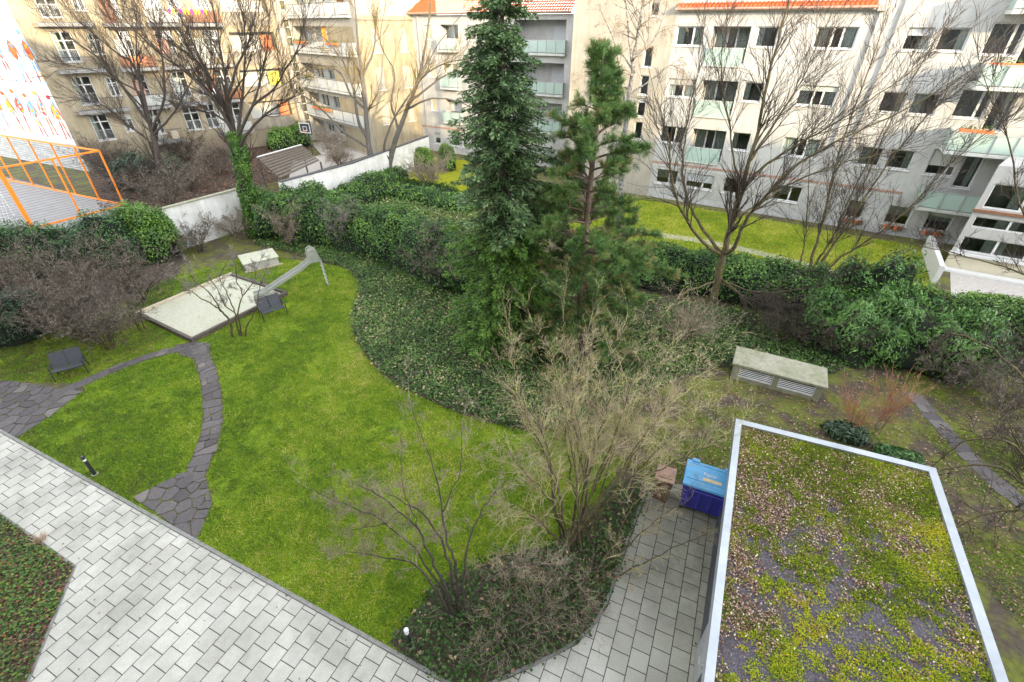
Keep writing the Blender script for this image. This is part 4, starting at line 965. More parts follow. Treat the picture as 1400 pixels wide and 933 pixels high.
# ---- concrete ventilation shaft with louvres
va = G(998, 517, 0); vb = G(1118, 550, 0); vd = (vb - va); vr = math.atan2(vd.y, vd.x); VL = vd.length
vt = thing('ventilation_shaft', 'low concrete ventilation box with two louvred grilles and a stained slab lid', 'vent shaft', va, vr)
b = MB(); b.box(0, VL, 0, 1.15, 0, .16); b.box(0, .22, 0, 1.15, .162, .62); b.box(VL / 2 - .09, VL / 2 + .09, 0, 1.15, .162, .62); b.box(VL - .22, VL, 0, 1.15, .162, .62); b.box(.222, VL - .222, .6, 1.15, .162, .62); b.build('base', M['concrete'], vt)
b = MB(); b.bbox(-.08, VL + .1, -.035, 1.3, .625, .73, .015); b.build('lid', M['concrete'], vt)
for x0, x1 in ((.225, VL / 2 - .093), (VL / 2 + .093, VL - .225)):
    b = MB()
    b.box(x0, x1, .02, .05, .163, .19); b.box(x0, x1, .02, .05, .59, .619); b.box(x0, x0 + .03, .02, .05, .19, .59); b.box(x1 - .03, x1, .02, .05, .19, .59)
    for k in range(5):
        z = .2 + k * .077; b.add([(x0 + .03, .025, z), (x1 - .03, .025, z), (x1 - .03, .05, z + .026), (x0 + .03, .05, z + .026)], [(0, 1, 2, 3)])
    lo_ = b.build('louvre', M['white_paint'], vt); b = MB(); b.box(x0 + .002, x1 - .002, .12, .13, .17, .61); b.build('louvre_back', M['rubber'], lo_)

# ---- bollard lamps
def bollard(label, p):
    t = thing('bollard_lamp', label, 'bollard light', p, 0, 'black bollard lamps along the paved path')
    b = MB(); b.tube([(0, 0, 0), (0, 0, .62)], .05, 16); b.build('post', M['dark_metal'], t)
    b = MB(); b.tube([(0, 0, .622), (0, 0, .69)], .046, 16); b.build('lens', M['lamp_white'], t)
    b = MB(); b.tube([(0, 0, .692), (0, 0, .765), (0, 0, .80)], [.052, .052, .03], 16); b.build('cap', M['lamp_white' if 'white' in label else 'dark_metal'], t)
    b = MB(); b.tube([(0, 0, 0), (0, 0, .03)], .1, 16); b.build('foot', M['concrete'], t)
    return t
bollard('black bollard lamp on the small oval lawn between the stone paths', G(130, 649))
bollard('black bollard lamp with white head at the edge of the dark shrub bed', G(561, 884))

# ---- mesh garden benches
def bench(label, fl, fr):
    d = fr - fl; t = thing('garden_bench', label, 'bench', fl, math.atan2(d.y, d.x), 'black mesh garden benches'); w = d.length
    for x in (0, w):
        b = MB(); b.tube([(x, 0, 0), (x, .03, .58), (x, .06, .61), (x, .44, .60)], .019, 8); b.build('leg', M['dark_metal'], t)
        b = MB(); b.tube([(x, .62, 0), (x, .44, .42), (x, .5, .60)], .019, 8); b.build('leg', M['dark_metal'], t)
    b = MB(); b.tube([(0, .03, .40), (w, .03, .40)], .017, 8); b.tube([(0, .45, .38), (w, .45, .38)], .017, 8); b.build('seat_frame', M['dark_metal'], t)
    for x0, x1 in ((.03, w / 2 - .015), (w / 2 + .015, w - .03)):
        b = MB(); b.add([(x0, .03, .418), (x1, .03, .418), (x1, .26, .395), (x0, .26, .395), (x1, .45, .40), (x0, .45, .40), (x0, .03, .408), (x1, .03, .408), (x1, .26, .385), (x0, .26, .385), (x1, .45, .39), (x0, .45, .39)], [(0, 1, 2, 3), (3, 2, 4, 5), (6, 9, 8, 7), (9, 11, 10, 8), (0, 6, 7, 1), (0, 3, 9, 6), (3, 5, 11, 9), (1, 7, 8, 2), (2, 8, 10, 4)]); b.build('seat', M['anthracite'], t)
        b = MB(); b.add([(x0, .455, .41), (x1, .455, .41), (x1, .66, .93), (x0, .66, .93), (x0, .467, .405), (x1, .467, .405), (x1, .672, .925), (x0, .672, .925)], [(0, 1, 2, 3), (4, 7, 6, 5), (0, 4, 5, 1), (3, 2, 6, 7), (0, 3, 7, 4), (1, 5, 6, 2)]); bk = b.build('backrest', M['anthracite'], t)
        b = MB(); b.tube([(x0, .46, .40), (x0, .665, .92), (x0 + .05, .69, .97), (x1 - .05, .69, .97), (x1, .665, .92), (x1, .46, .40)], .013, 8); b.build('back_frame', M['dark_metal'], bk)
    return t
bench('dark mesh bench on the moss beside the flagstone path at left', G(77, 523), G(122, 511))
bench('dark mesh bench on the lawn in front of the sandpit and slide', G(362, 441), G(394, 430))

# ---- sandpit with timber edging
sc = [G(190, 432), G(264, 468), G(392, 404)]; s3 = sc[0] + (sc[2] - sc[1]) * .98; sq = sc + [s3]
cen = (sq[0] + sq[2]) / 2
st_ = thing('sandpit', 'square sandpit of pale sand edged with weathered timber', 'sandpit', cen)
b = MB(); b.add([(p.x - cen.x, p.y - cen.y, .10) for p in sq], [(0, 1, 2, 3)]); sd = b.build('sand', M['sand'], st_)
for i, m_ in enumerate(('wood_grey', 'wood_grey', 'wood_grey', 'wood_pale')):
    p, q = sq[i], sq[(i + 1) % 4]; d = q - p; a_ = math.atan2(d.y, d.x); k = .075
    Mx = Matrix.Translation((p.x - cen.x, p.y - cen.y, 0)) @ Matrix.Rotation(a_, 4, 'Z')
    b = MB(); b.bbox(-.06 if i % 2 else .065, d.length + (.06 if i % 2 else -.065), -k, k, 0, .21 + .004 * i, .012, Mx); b.build('edge_beam', M[m_], st_)
sandpit_poly = [(p.x, p.y) for p in sq]
# pale wooden box behind it
xa, xb, xc = G(311, 352, .5), G(338, 349, .5), G(368, 357, .5)
bxp = G(340, 372, 0); wt = thing('wooden_chest', 'low pale wooden chest standing behind the sandpit', 'chest', bxp, R(36))
b = MB(); b.bbox(-.1, 1.65, .0, 1.45, 0, .44, .015); b.build('body', M['wood_box'], wt)
b = MB(); b.bbox(-.16, 1.72, -.06, 1.5, .445, .50, .012); b.build('lid', M['sand'], wt)
b = MB(); b.bbox(-.2, 1.8, -.12, -.065, 0, .1, .01); b.build('skirting', M['wood_pale'], wt)

# ---- steel slide
pt = G(426, 357, 1.45); ft = G(352, 404, .28); lb_ = G(450, 392, 0)
ax = Vector((ft.x - pt.x, ft.y - pt.y, 0)); SLn = ax.length; sr = math.atan2(ax.y, ax.x)
sl_ = thing('playground_slide', 'grey steel playground slide with ladder ending in the sandpit', 'slide', (pt.x, pt.y, 0), sr)
prof = smooth([Vector((-.15, 0, 1.45)), Vector((.15, 0, 1.43)), Vector((.5, 0, 1.22)), Vector((SLn * .62, 0, .66)), Vector((SLn * .86, 0, .36)), Vector((SLn, 0, .30)), Vector((SLn + .15, 0, .29))], 4)
b = MB(); hw = .21; vs = []
for p in prof: vs += [(p.x, -hw - .02, p.z + .15), (p.x, -hw, p.z + .15), (p.x, -hw, p.z), (p.x, hw, p.z), (p.x, hw, p.z + .15), (p.x, hw + .02, p.z + .15), (p.x, hw + .02, p.z - .03), (p.x, -hw - .02, p.z - .03)]
b.add(vs, [(i * 8 + j, i * 8 + (j + 1) % 8, (i + 1) * 8 + (j + 1) % 8, (i + 1) * 8 + j) for i in range(len(prof) - 1) for j in range(8)]); b.build('chute', M['steel'], sl_)
lv = Matrix.Rotation(-sr, 3, 'Z') @ Vector((lb_.x - pt.x, lb_.y - pt.y, 0)); lv.y *= .35
b = MB()
for s in (-1, 1):
    y = s * (hw + .045); b.tube([(lv.x, lv.y + y, 0), (-.42, y, 1.45), (-.28, y, 2.0), (-.08, y, 2.16), (.1, y, 2.08), (.16, y, 1.5)], .022, 8)
b.build('handrail', M['steel'], sl_)
for s in (-1, 1):
    y = s * (hw + .03); b = MB(); b.add([(-.40, y, 1.45), (.14, y, 1.45), (.08, y, 2.02), (-.08, y, 2.12), (-.26, y, 1.98)], [(0, 1, 2, 3, 4)]); b.add([(-.40, y - .012 * s, 1.45), (.14, y - .012 * s, 1.45), (.08, y - .012 * s, 2.02), (-.08, y - .012 * s, 2.12), (-.26, y - .012 * s, 1.98)], [(4, 3, 2, 1, 0)]); b.build('side_panel', M['steel'], sl_)
b = MB(); b.box(-.45, -.14, -hw - .02, hw + .02, 1.41, 1.445); b.build('platform', M['steel'], sl_)
for k in range(6):
    f = (k + .6) / 6.4; x = lv.x + (-.42 - lv.x) * f; y0 = lv.y * (1 - f); b = MB(); b.box(x - .045, x + .045, y0 - hw - .03, y0 + hw + .03, 1.45 * f - .012, 1.45 * f + .012); b.build('rung', M['steel'], sl_)
b = MB(); b.tube([(SLn - .15, 0, 0), (SLn - .15, 0, .27)], .03, 8); b.build('foot_post', M['steel'], sl_)

# ---- ball court fence, goal
z4 = 4.0; k0 = Vector((-29.5, 35.5, 0)); kb = Vector((-46.4, 43.3, 0)); kf = k0 + (Vector((-32.3, 30.6, 0)) - k0).normalized() * 17
def ballfence(label, p, q, n, mid=(), thick=()):
    d = q - p; t = thing('court_fence', label, 'fence', p, math.atan2(d.y, d.x), 'orange framed ball court fence panels'); L_ = d.length
    for i in range(n + 1):
        x = L_ * i / n; b = MB(); w = .11 if i in thick else .05
        b.bbox(x - w, x + w, -w, w, 0, z4, .01); b.build('post', M['orange'], t)
    b = MB()
    for z in (.06, z4 - .05): b.box(0, L_, -.045, .045, z - .05, z + .05)
    for z in mid: b.box(0, L_, -.03, .03, z - .03, z + .03)
    b.build('rail', M['orange'], t)
    b = MB(); s = .16
    for i in range(int(z4 / s)): b.box(0, L_, -.006, .006, i * s + .1, i * s + .112)
    b.build('wire_mesh', M['dark_metal'], t); return t
ballfence('orange court fence running back towards the mural wall', k0, kb, 6)
ballfence('orange court fence nearest the garden with two thick posts', k0, kf, 6, (), (2, 4))
gp = G(20, 296, 0); gl = thing('football_goal', 'white football goal with net on the grey ball court', 'goal', gp, R(24))
b = MB()
for z, x0, x1 in ((0, -3, 0),): b.tube([(0, 0, 0), (0, 0, 2), (-3, 0, 2), (-3, 0, 0)], .05, 8)
b.build('frame', M['mesh_white'], gl)
b = MB()
for i in range(16): x = -3 + i * .2; b.tube([(x, 0, 1.96), (x, -.9, 0)], .009, 4)
for i in range(9): b.tube([(-3, -.1 * i, 1.96 - .218 * i), (0, -.1 * i, 1.96 - .218 * i)], .009, 4)
b.build('net', M['mesh_white'], gl)

# ---- garden walls
def wall(name, label, pts, h, th, mat, capm, cat='wall'):
    o = Vector((*pts[0], 0)); t = thing(name, label, cat, o); b = MB(); c = MB()
    for (x0, y0), (x1, y1) in zip(pts, pts[1:]):
        d = Vector((x1 - x0, y1 - y0)); n = Vector((-d.y, d.x)).normalized(); d.normalize()
        for mb, w, z0, z1 in ((b, th / 2, 0, h), (c, th / 2 + .05, h + .002, h + .07)):
            mb.prism([(x0 - o.x + n.x * w, y0 - o.y + n.y * w), (x0 - o.x - n.x * w, y0 - o.y - n.y * w), (x1 - o.x - n.x * w, y1 - o.y - n.y * w), (x1 - o.x + n.x * w, y1 - o.y + n.y * w)], z0, z1)
    b.build('wall_body', mat, t); c.build('coping', capm, t); return t
wall('garden_wall', 'whitewashed wall panel between bright ivy dome and ivy-clad tree', [(-20.7, 26.4), (-17.75, 31.1)], 2.55, .22, M['whitewash'], M['concrete'])
wall('garden_wall', 'white wall with dark coping behind the ivy hedge, leading to the houses', [(-15.9, 32.7), (-12.44, 37.9), (-8.1, 48.5)], 2.5, .22, M['whitewash'], M['anthracite'])
# ---- slatted roof over the yard store
q0, q1, q2, q3 = [G(*p, 2.4) for p in ((352, 216), (412, 199), (438, 221), (384, 246))]
o = Vector((q0.x, q0.y, 0)); pg = thing('bike_shelter', 'open yard shelter with a dark slatted timber roof behind the white wall', 'shelter', o)
b = MB(); n = 9
for i in range(n):
    f0, f1 = i / n, (i + .6) / n
    vs = [q0.lerp(q3, f0), q1.lerp(q2, f0), q1.lerp(q2, f1), q0.lerp(q3, f1)]
    b.add([(v.x - o.x, v.y - o.y, 2.4 + dz) for dz in (0, .05) for v in vs], [(0, 3, 2, 1), (4, 5, 6, 7), (0, 1, 5, 4), (1, 2, 6, 5), (2, 3, 7, 6), (3, 0, 4, 7)])
b.build('roof_slat', M['wood_grey'], pg)
b = MB(); b.tube([(v.x - o.x, v.y - o.y, 2.42) for v in (q0, q1)], .09, 6); b.build('roof_edge', M['white_paint'], pg)
for v in (q0, q1, q2, q3):
    b = MB(); b.bbox(v.x - o.x - .06, v.x - o.x + .06, v.y - o.y - .06, v.y - o.y + .06, 0, 2.38, .01); b.build('post', M['wood_grey'], pg)
# ---- basketball hoop
hp = G(428, 213); ht = thing('basketball_hoop', 'basketball hoop with white framed board on a post in the back yard', 'basketball hoop', hp, R(-20))
b = MB(); b.tube([(0, 0, 0), (0, 0, 2.2), (0, -.25, 2.6)], .05, 8); b.build('post', M['dark_metal'], ht)
b = MB(); b.box(-.65, .65, -.29, -.26, 2.25, 3.2); b.build('backboard', M['dark_metal'], ht)
b = MB()
for x0, x1, z0, z1 in ((-.65, .65, 2.25, 2.33), (-.65, .65, 3.12, 3.2), (-.65, -.57, 2.33, 3.12), (.57, .65, 2.33, 3.12), (-.25, .25, 2.45, 2.5), (-.25, .25, 2.82, 2.87), (-.25, -.2, 2.5, 2.82), (.2, .25, 2.5, 2.82)): b.box(x0, x1, -.3, -.2905, z0, z1)
b.build('board_marking', M['white_paint'], ht)
b = MB(); b.tube([(math.cos(a) * .23, -.53 + math.sin(a) * .23, 2.45) for a in np.linspace(0, 2 * PI, 17)], .012, 6, False); b.build('rim', M['orange'], ht)

# ---- person by the stair tower
def skin_body(name, joints, edges, mat, parent):
    me = bpy.data.meshes.new(name); me.from_pydata([j[:3] for j in joints], edges, []); o = bpy.data.objects.new(name, me); COL.objects.link(o)
    m = o.modifiers.new('s', 'SKIN'); sv = me.skin_vertices[0].data
    for v, j in zip(sv, joints): v.radius = (j[3], j[4] if len(j) > 4 else j[3])
    sv[0].use_root = True; s = o.modifiers.new('d', 'SUBSURF'); s.levels = s.render_levels = 2; m.use_smooth_shade = True
    bpy.context.view_layer.update()
    me2 = bpy.data.meshes.new_from_object(o.evaluated_get(bpy.context.evaluated_depsgraph_get())); bpy.data.objects.remove(o); me2.materials.clear()
    return link(name, me2, mat, parent, smooth=True)
pp = G(409, 188); pe = thing('person', 'person in dark clothes standing at the foot of the pale stair tower', 'person', (pp.x, pp.y, 0), R(25))
J = [(0, 0, .95, .15, .11), (0, 0, 1.2, .15, .11), (0, 0, 1.42, .17, .10), (0, 0, 1.52, .06), (0, -.01, 1.58, .06), (-.1, 0, .88, .09), (-.11, -.02, .48, .065), (-.12, 0, .08, .045), (-.12, -.14, .04, .04), (.1, 0, .88, .09), (.11, .03, .48, .065), (.12, .06, .08, .045), (.12, -.08, .04, .04), (-.22, 0, 1.40, .055), (-.27, .02, 1.12, .042), (-.25, -.12, .9, .033), (.22, 0, 1.40, .055), (.27, .02, 1.12, .042), (.25, -.12, .9, .033)]
Ed = [(0, 1), (1, 2), (2, 3), (3, 4), (0, 5), (5, 6), (6, 7), (7, 8), (0, 9), (9, 10), (10, 11), (11, 12), (2, 13), (13, 14), (14, 15), (2, 16), (16, 17), (17, 18)]
skin_body('body', J, Ed, M['cloth_dark'], pe)
skin_body('head', [(0, -.01, 1.56, .05), (0, -.015, 1.64, .085, .095), (0, -.02, 1.72, .075, .085)], [(0, 1), (1, 2)], M['skin'], pe)
skin_body('hair', [(0, .02, 1.66, .085, .08), (0, .0, 1.73, .085, .09)], [(0, 1)], M['bark'], pe)

# ---- flower boxes, bunting and other small things on the balconies
def flowerbox(label, b_, x, y, z, w, nplants, mat='orange_pot', flowers=None, group='flower boxes on the balconies'):
    t = thing('flower_box', label, 'flower box', loc(b_, x, y, z), b_.rotation_euler.z, group)
    b = MB(); b.bbox(0, w, -.1, .1, 0, .2, .02); b.build('box', M[mat], t)
    n = nplants; C = np.c_[rng.uniform(.05, w - .05, n), rng.uniform(-.12, .12, n), rng.uniform(.2, .42, n)]; Nn = rdir(n)
    link('plants', leaf_mesh('plants', C, np.cross(Nn, rdir(n)), Nn, .12, .08, rng.random(n), .2), M['strawberry'], t); return t
flowerbox('orange flower box on the top balcony at the right edge', A, 16.5, -1.25, 9.62, 1.5, 60)
flowerbox('orange flower box one floor below, on the middle right balcony', A, 16.6, -1.25, 6.5, 1.5, 60)
flowerbox('orange flower box on the left of the upper beige block balcony', Bb, 1.4, -.5, 9.75, 2.6, 90)
flowerbox('orange flower box on the right of the upper beige block balcony', Bb, 8.4, -.5, 9.75, 2.4, 90)
flowerbox('long orange flower box on the lower beige block balcony', Bb, 2.6, -.5, 3.65, 4.2, 110)
flowerbox('green planted trough on the middle beige block balcony', Bb, 2.0, -.5, 6.5, 2.0, 120, 'parapet_old')
for i, (x, z, lab) in enumerate(((13.15, .66, 'terracotta pots on the sill of the left ground floor window'), (15.35, .66, 'terracotta pots on the sill of the middle ground floor window'), (17.45, .66, 'terracotta pots on the sill of the right ground floor window'))):
    t = thing('plant_pots', 'row of ' + lab, 'plant pots', loc(A, x, -.16, z - .28), A.rotation_euler.z, 'potted plants on the ground floor sills')
    for k in range(4):
        b = MB(); b.tube([(k * .28 + .12, 0, 0), (k * .28 + .12, 0, .22), (k * .28 + .12, 0, .25)], [.08, .12, .13], 10); b.build('pot', M['brown_wood'] if k % 2 else M['orange_pot'], t)
    n = 60; C = np.c_[rng.uniform(0, 1.1, n), rng.uniform(-.1, .1, n), rng.uniform(.25, .5, n)]; Nn = rdir(n)
    link('plants', leaf_mesh('plants', C, np.cross(Nn, rdir(n)), Nn, .13, .06, rng.random(n), .2), M['needle_brown'], t)
t = thing('bunting', 'string of pink and yellow pennants across an upper balcony of the old house', 'bunting', loc(Lb, 10.6, -1.2, 12.55), Lb.rotation_euler.z)
b = MB(); b.tube([(i * .3, 0, .05 * math.cos(i) - .02) for i in range(12)], .01, 4)
cc = [(.8, .02, .35), (.75, .75, .02), (.8, .7, .02)]
for i in range(11): b.add([(i * .3, -.012, .03), (i * .3 + .28, -.012, .03), (i * .3 + .14, -.012, -.42)], [(0, 1, 2)], cc[i % 3])
b.build('pennants', M['paint'], t, color=True)
def clothes(label, b_, x, y, z, cols):
    t = thing('laundry', label, 'laundry', loc(b_, x, y, z), b_.rotation_euler.z, 'things hung over the old balconies')
    b = MB()
    for i, c in enumerate(cols): b.add([(i * .5, 0, 0), (i * .5 + .42, 0, 0), (i * .5 + .40, -.06, -.55 - .1 * (i % 2)), (i * .5 + .03, -.05, -.6)], [(0, 1, 2, 3)], c)
    b.build('cloth', M['paint'], t, color=True); return t
clothes('orange and terracotta cloths on the upper old-house balcony', Lb, 6.2, -1.2, 9.1, [(.6, .22, .1), (.65, .3, .12), (.55, .18, .1)])
clothes('red and white cloths on the middle old-house balcony', Lb, 11.6, -1.2, 6.1, [(.65, .08, .05), (.75, .72, .7), (.1, .25, .6)])
def sunshade(label, b_, x, y, z, w, h, col):
    t = thing('balcony_curtain', label, 'curtain', loc(b_, x, y, z), b_.rotation_euler.z, 'coloured curtains in the loggias')
    b = MB(); n = 10; vs = []
    for i in range(n + 1): vs += [(w * i / n, .05 * (i % 2), 0), (w * i / n, .05 * (i % 2), h)]
    b.add(vs, [(2 * i, 2 * i + 2, 2 * i + 3, 2 * i + 1) for i in range(n)], col); b.build('cloth', M['paint'], t, color=True)
sunshade('yellow-green curtain in the second floor loggia by the stair tower', Lb, 18.4, .2, 5.2, 1.2, 2, (.55, .50, .08))
sunshade('terracotta curtain in the first floor loggia by the stair tower', Lb, 18.7, .2, 2.2, 1.1, 2, (.50, .17, .07))
sunshade('brown curtain in the top floor loggia by the stair tower', Lb, 18.6, .2, 8.5, 1.1, 2, (.40, .14, .06))
sunshade('orange curtain in the upper loggia of the balcony block', Bb, 6.6, .2, 9.1, .9, 2.1, (.75, .30, .04))
t = thing('litter_bag', 'crumpled white plastic scrap lying on the ivy below the hedge', 'litter', G(456, 335) + Vector((0, 0, .16)), .4)
b = MB(); n = 12; vs = [(math.cos(2 * PI * i / n) * .16 * random.uniform(.7, 1.2), math.sin(2 * PI * i / n) * .09 * random.uniform(.7, 1.2), random.uniform(0, .05)) for i in range(n)]
b.add(vs + [(0, 0, .09)], [(i, (i + 1) % n, n) for i in range(n)]); b.build('scrap', M['white_paint'], t)
t = thing('garden_rock', 'pale boulder at the foot of the pine among ivy', 'rock', G(683, 456))
me = bpy.data.meshes.new('boulder'); import bmesh
bm = bmesh.new(); bmesh.ops.create_icosphere(bm, subdivisions=3, radius=.22)
for v in bm.verts: v.co = Vector((v.co.x * 1.2, v.co.y * .8, v.co.z * .75 + .12)) * (1 + .12 * float(fn(np.array([v.co]), 6)[0]))
bm.to_mesh(me); bm.free(); link('boulder', me, M['concrete'], t)

# =================================================================== PLANTS
# ---- lawn grass, ground ivy, moss, leaf litter
ex = [sandpit_poly, fan1, fan2, fanA, fanB, fanC, bush_bed]
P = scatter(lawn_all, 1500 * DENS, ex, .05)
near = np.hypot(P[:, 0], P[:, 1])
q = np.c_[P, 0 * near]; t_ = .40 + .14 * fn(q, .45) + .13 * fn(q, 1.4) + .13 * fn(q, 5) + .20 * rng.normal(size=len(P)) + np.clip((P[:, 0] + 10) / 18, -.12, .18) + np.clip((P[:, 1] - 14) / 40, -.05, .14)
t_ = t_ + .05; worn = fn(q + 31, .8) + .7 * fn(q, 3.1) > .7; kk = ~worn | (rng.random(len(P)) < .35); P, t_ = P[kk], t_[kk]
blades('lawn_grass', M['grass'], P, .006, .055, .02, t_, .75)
P = scatter(lawn_all, 10, ex, .1)
ground_leaves('lawn_litter', M['litter'], P, .03, .045, .6, .3 + .4 * rng.random(len(P)), .3)
P = scatter([(-21.5, 13.6), (-18.4, 13.6), (-16.6, 14.8), (-15.4, 16), (-14.5, 16.6), (-17.7, 19.3), (-19.5, 19), (-21.8, 16.5)], 160, [fan2, fanB, sandpit_poly], .1)
ground_leaves('moss_litter', M['litter'], P, .02, .06, .6, rng.random(len(P)) * .5, .4)
P = scatter(ivy_bed, 430 * DENS, (), .12)
q = np.c_[P, 0 * P[:, 0]]
t_ = .42 + .16 * fn(q, .7) + .17 * rng.normal(size=len(P)) + np.where(rng.random(len(P)) < .045 * (1 + np.clip(fn(q, .35), -1, 2)), .6, 0)
ground_leaves('ivy_carpet', M['ivy_ground'], P, .05, .095, .8, t_ + .06, .75, hvar=.18)
P = np.array(spts(ivy_edge, 30)); P = P + rng.normal(size=P.shape) * .07
ground_leaves('edge_litter', M['litter'], P, .04, .06, .6, rng.random(len(P)) * .55, .5)
P = scatter(bush_bed, 520 * DENS, (), .07); t_ = .36 + .16 * rng.normal(size=len(P)) + np.where(rng.random(len(P)) < .02, .6, 0)
ground_leaves('ivy_carpet', M['ivy_ground'], P, .05, .075, .8, t_ - .08, .9, hvar=.32)
P = scatter(bush_bed, 14, (), .1); ground_leaves('bed_litter', M['litter'], P, .2, .10, .7, .15 + .5 * rng.random(len(P)), .6)
P = scatter([(-17, 11.3), (-1.5, 4.2), (-1, 3.9), (1.5, 4.8), (3.3, 7.4), (4.4, 9.3), (6, 9), (3.8, 4), (-8, .5), (-11, 6.6)], 1.6); ground_leaves('paving_litter', M['litter'], P, .02, .06, .6, rng.random(len(P)) * .7, .3)
vis_bed = [(-17, 9.48), (-11.15, 6.75), (-9.0, 1.2), (-17, 1.2)]
P = scatter(vis_bed, 900 * DENS); P = P[inpoly(P, left_bed)]; q = np.c_[P, 0 * P[:, 0]]; P = P[fn(q, 1.4) + .9 * rng.normal(size=len(P)) > .0]
ground_leaves('strawberry_cover', M['strawberry'], P, .03, .07, .9, .42 + .26 * rng.normal(size=len(P)), .5, hvar=.08)
P = scatter(vis_bed, 430); P = P[inpoly(P, left_bed)]; ground_leaves('bed_litter', M['litter'], P, .03, .07, .6, rng.random(len(P)) * .45, .4)
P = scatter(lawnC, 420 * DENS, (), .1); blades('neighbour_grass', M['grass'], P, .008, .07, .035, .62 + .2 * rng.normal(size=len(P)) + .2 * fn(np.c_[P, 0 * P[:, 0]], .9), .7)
# wild ground round the shed
wild = [(.3, 11.7), (4.4, 9.6), (6.6, 9.4), (7.2, 9.9), (11.5, 8.0), (11.8, 4.5), (15, 3.0), (26, 8), (24, 14), (18, 14.5), (13.5, 14.9), (11.4, 13.2), (8.3, 14.2), (4.5, 13.2), (2.2, 12)]
P = scatter(wild, 1300 * DENS, [side_path]); q = np.c_[P, 0 * P[:, 0]]; f = fn(q, .75) + .5 * fn(q, 2.2) + .35 * rng.normal(size=len(P)) > .05
P1 = P[f]; blades('moss_and_grass', M['grass'], P1, .0, .045, .018, .45 + .2 * rng.normal(size=len(P1)) + .12 * fn(np.c_[P1, 0 * P1[:, 0]], 1.3), .8)
P = scatter(wild, 75, [side_path]); ground_leaves('leaf_litter', M['litter'], P, .02, .075, .6, rng.random(len(P)) * .75, .5)
# planted roof
roofp = [(p.x, p.y) for p in (ia, ib, ib + dl * 8.0, ia + dl * 8.0)]
far = lambda P: np.clip((P[:, 0] * dl.x + P[:, 1] * dl.y - (ia.x * dl.x + ia.y * dl.y)) / 7, 0, 1)
P = scatter(roofp, 7500 * DENS); q = np.c_[P, 0 * P[:, 0]]
fm = .55 * fn(q, 1.5) + .6 * fn(q + 9, 4.2) + .5 * fn(q + 3, 9) + .4 * rng.normal(size=len(P)) + 1.5 - 1.75 * far(P)
k = fm > .42; Pm_ = P[k]; hh = np.clip(fm[k] - .3, 0, 1) * .05
Cq = np.c_[Pm_, 2.305 + hh * rng.uniform(.3, 1, len(Pm_))]; Nn = unit(rdir(len(Cq)) * .8 + np.array([0, 0, 1]))
LL = .028 * rng.uniform(.5, 1.5, len(Cq))
tag(link('roof_moss', leaf_mesh('roof_moss', Cq, np.cross(Nn, rdir(len(Cq))), Nn, LL, LL * .7, .40 + .28 * fn(np.c_[Pm_, 0 * hh], 1.3) + .22 * rng.normal(size=len(Cq)), .2), M['moss']), kind='stuff')
P = scatter(roofp, 2400 * DENS); q = np.c_[P, 0 * P[:, 0]]
wl = np.exp(-np.abs((P[:, 0] - ia.x) * -dl.y + (P[:, 1] - ia.y) * dl.x) / .9)
k = .5 * fn(q + 4, 1.2) + .5 * fn(q, 3.6) + .6 * rng.normal(size=len(P)) + 1.0 * wl - .9 * far(P) > .28; P = P[k]
ground_leaves('roof_leaves', M['litter'], P, 2.315, .046, .6, np.clip(.42 + .30 * rng.normal(size=len(P)), 0, 1), .7, hvar=.05)

yard = [G2(140, 300), G2(330, 262), G2(388, 245), G2(430, 196), G2(300, 195), G2(120, 228)]
sheet('yard_soil', yard, .004, M['soil'])
P = scatter(yard, 30 * DENS); ground_leaves('yard_litter', M['litter'], P, .02, .16, .7, rng.random(len(P)) * .5, .5)
# ---- twig habits
S_far = dict(n=(2.6, 5), ang=(14, 42), lr=(.5, .85), rr=.6, wob=.08, up=.15, rmin=.010, t0=.1)
S_big = dict(n=(2.6, 5), ang=(14, 44), lr=(.5, .85), rr=.6, wob=.08, up=.13, rmin=.008, t0=.1)
S_birch = dict(n=(5, 6), ang=(30, 60), lr=(.4, .65), rr=.45, wob=.12, up=-.22, rmin=.008, t0=.2)
S_bush = dict(n=(4.2, 5), ang=(22, 65), lr=(.42, .72), rr=.65, wob=.17, up=.08, rmin=.0068, t0=.1)
S_near = dict(n=(4.5, 6), ang=(25, 65), lr=(.4, .68), rr=.55, wob=.2, up=.05, rmin=.0036, t0=.12)
S_red = dict(n=(3, 3), ang=(10, 28), lr=(.4, .7), rr=.7, wob=.08, up=.2, rmin=.005, t0=.1)
def trunk_to(base, px, Yb, r0, r1, jit=.02):       # a limb whose first point is the ground point
    pts = smooth([Vector(base)] + [at(u, v, Yb + d) for u, v, d in px], 4, jit); k = len(pts)
    return pts, [r0 + (r1 - r0) * (i / (k - 1)) ** .8 for i in range(k)]

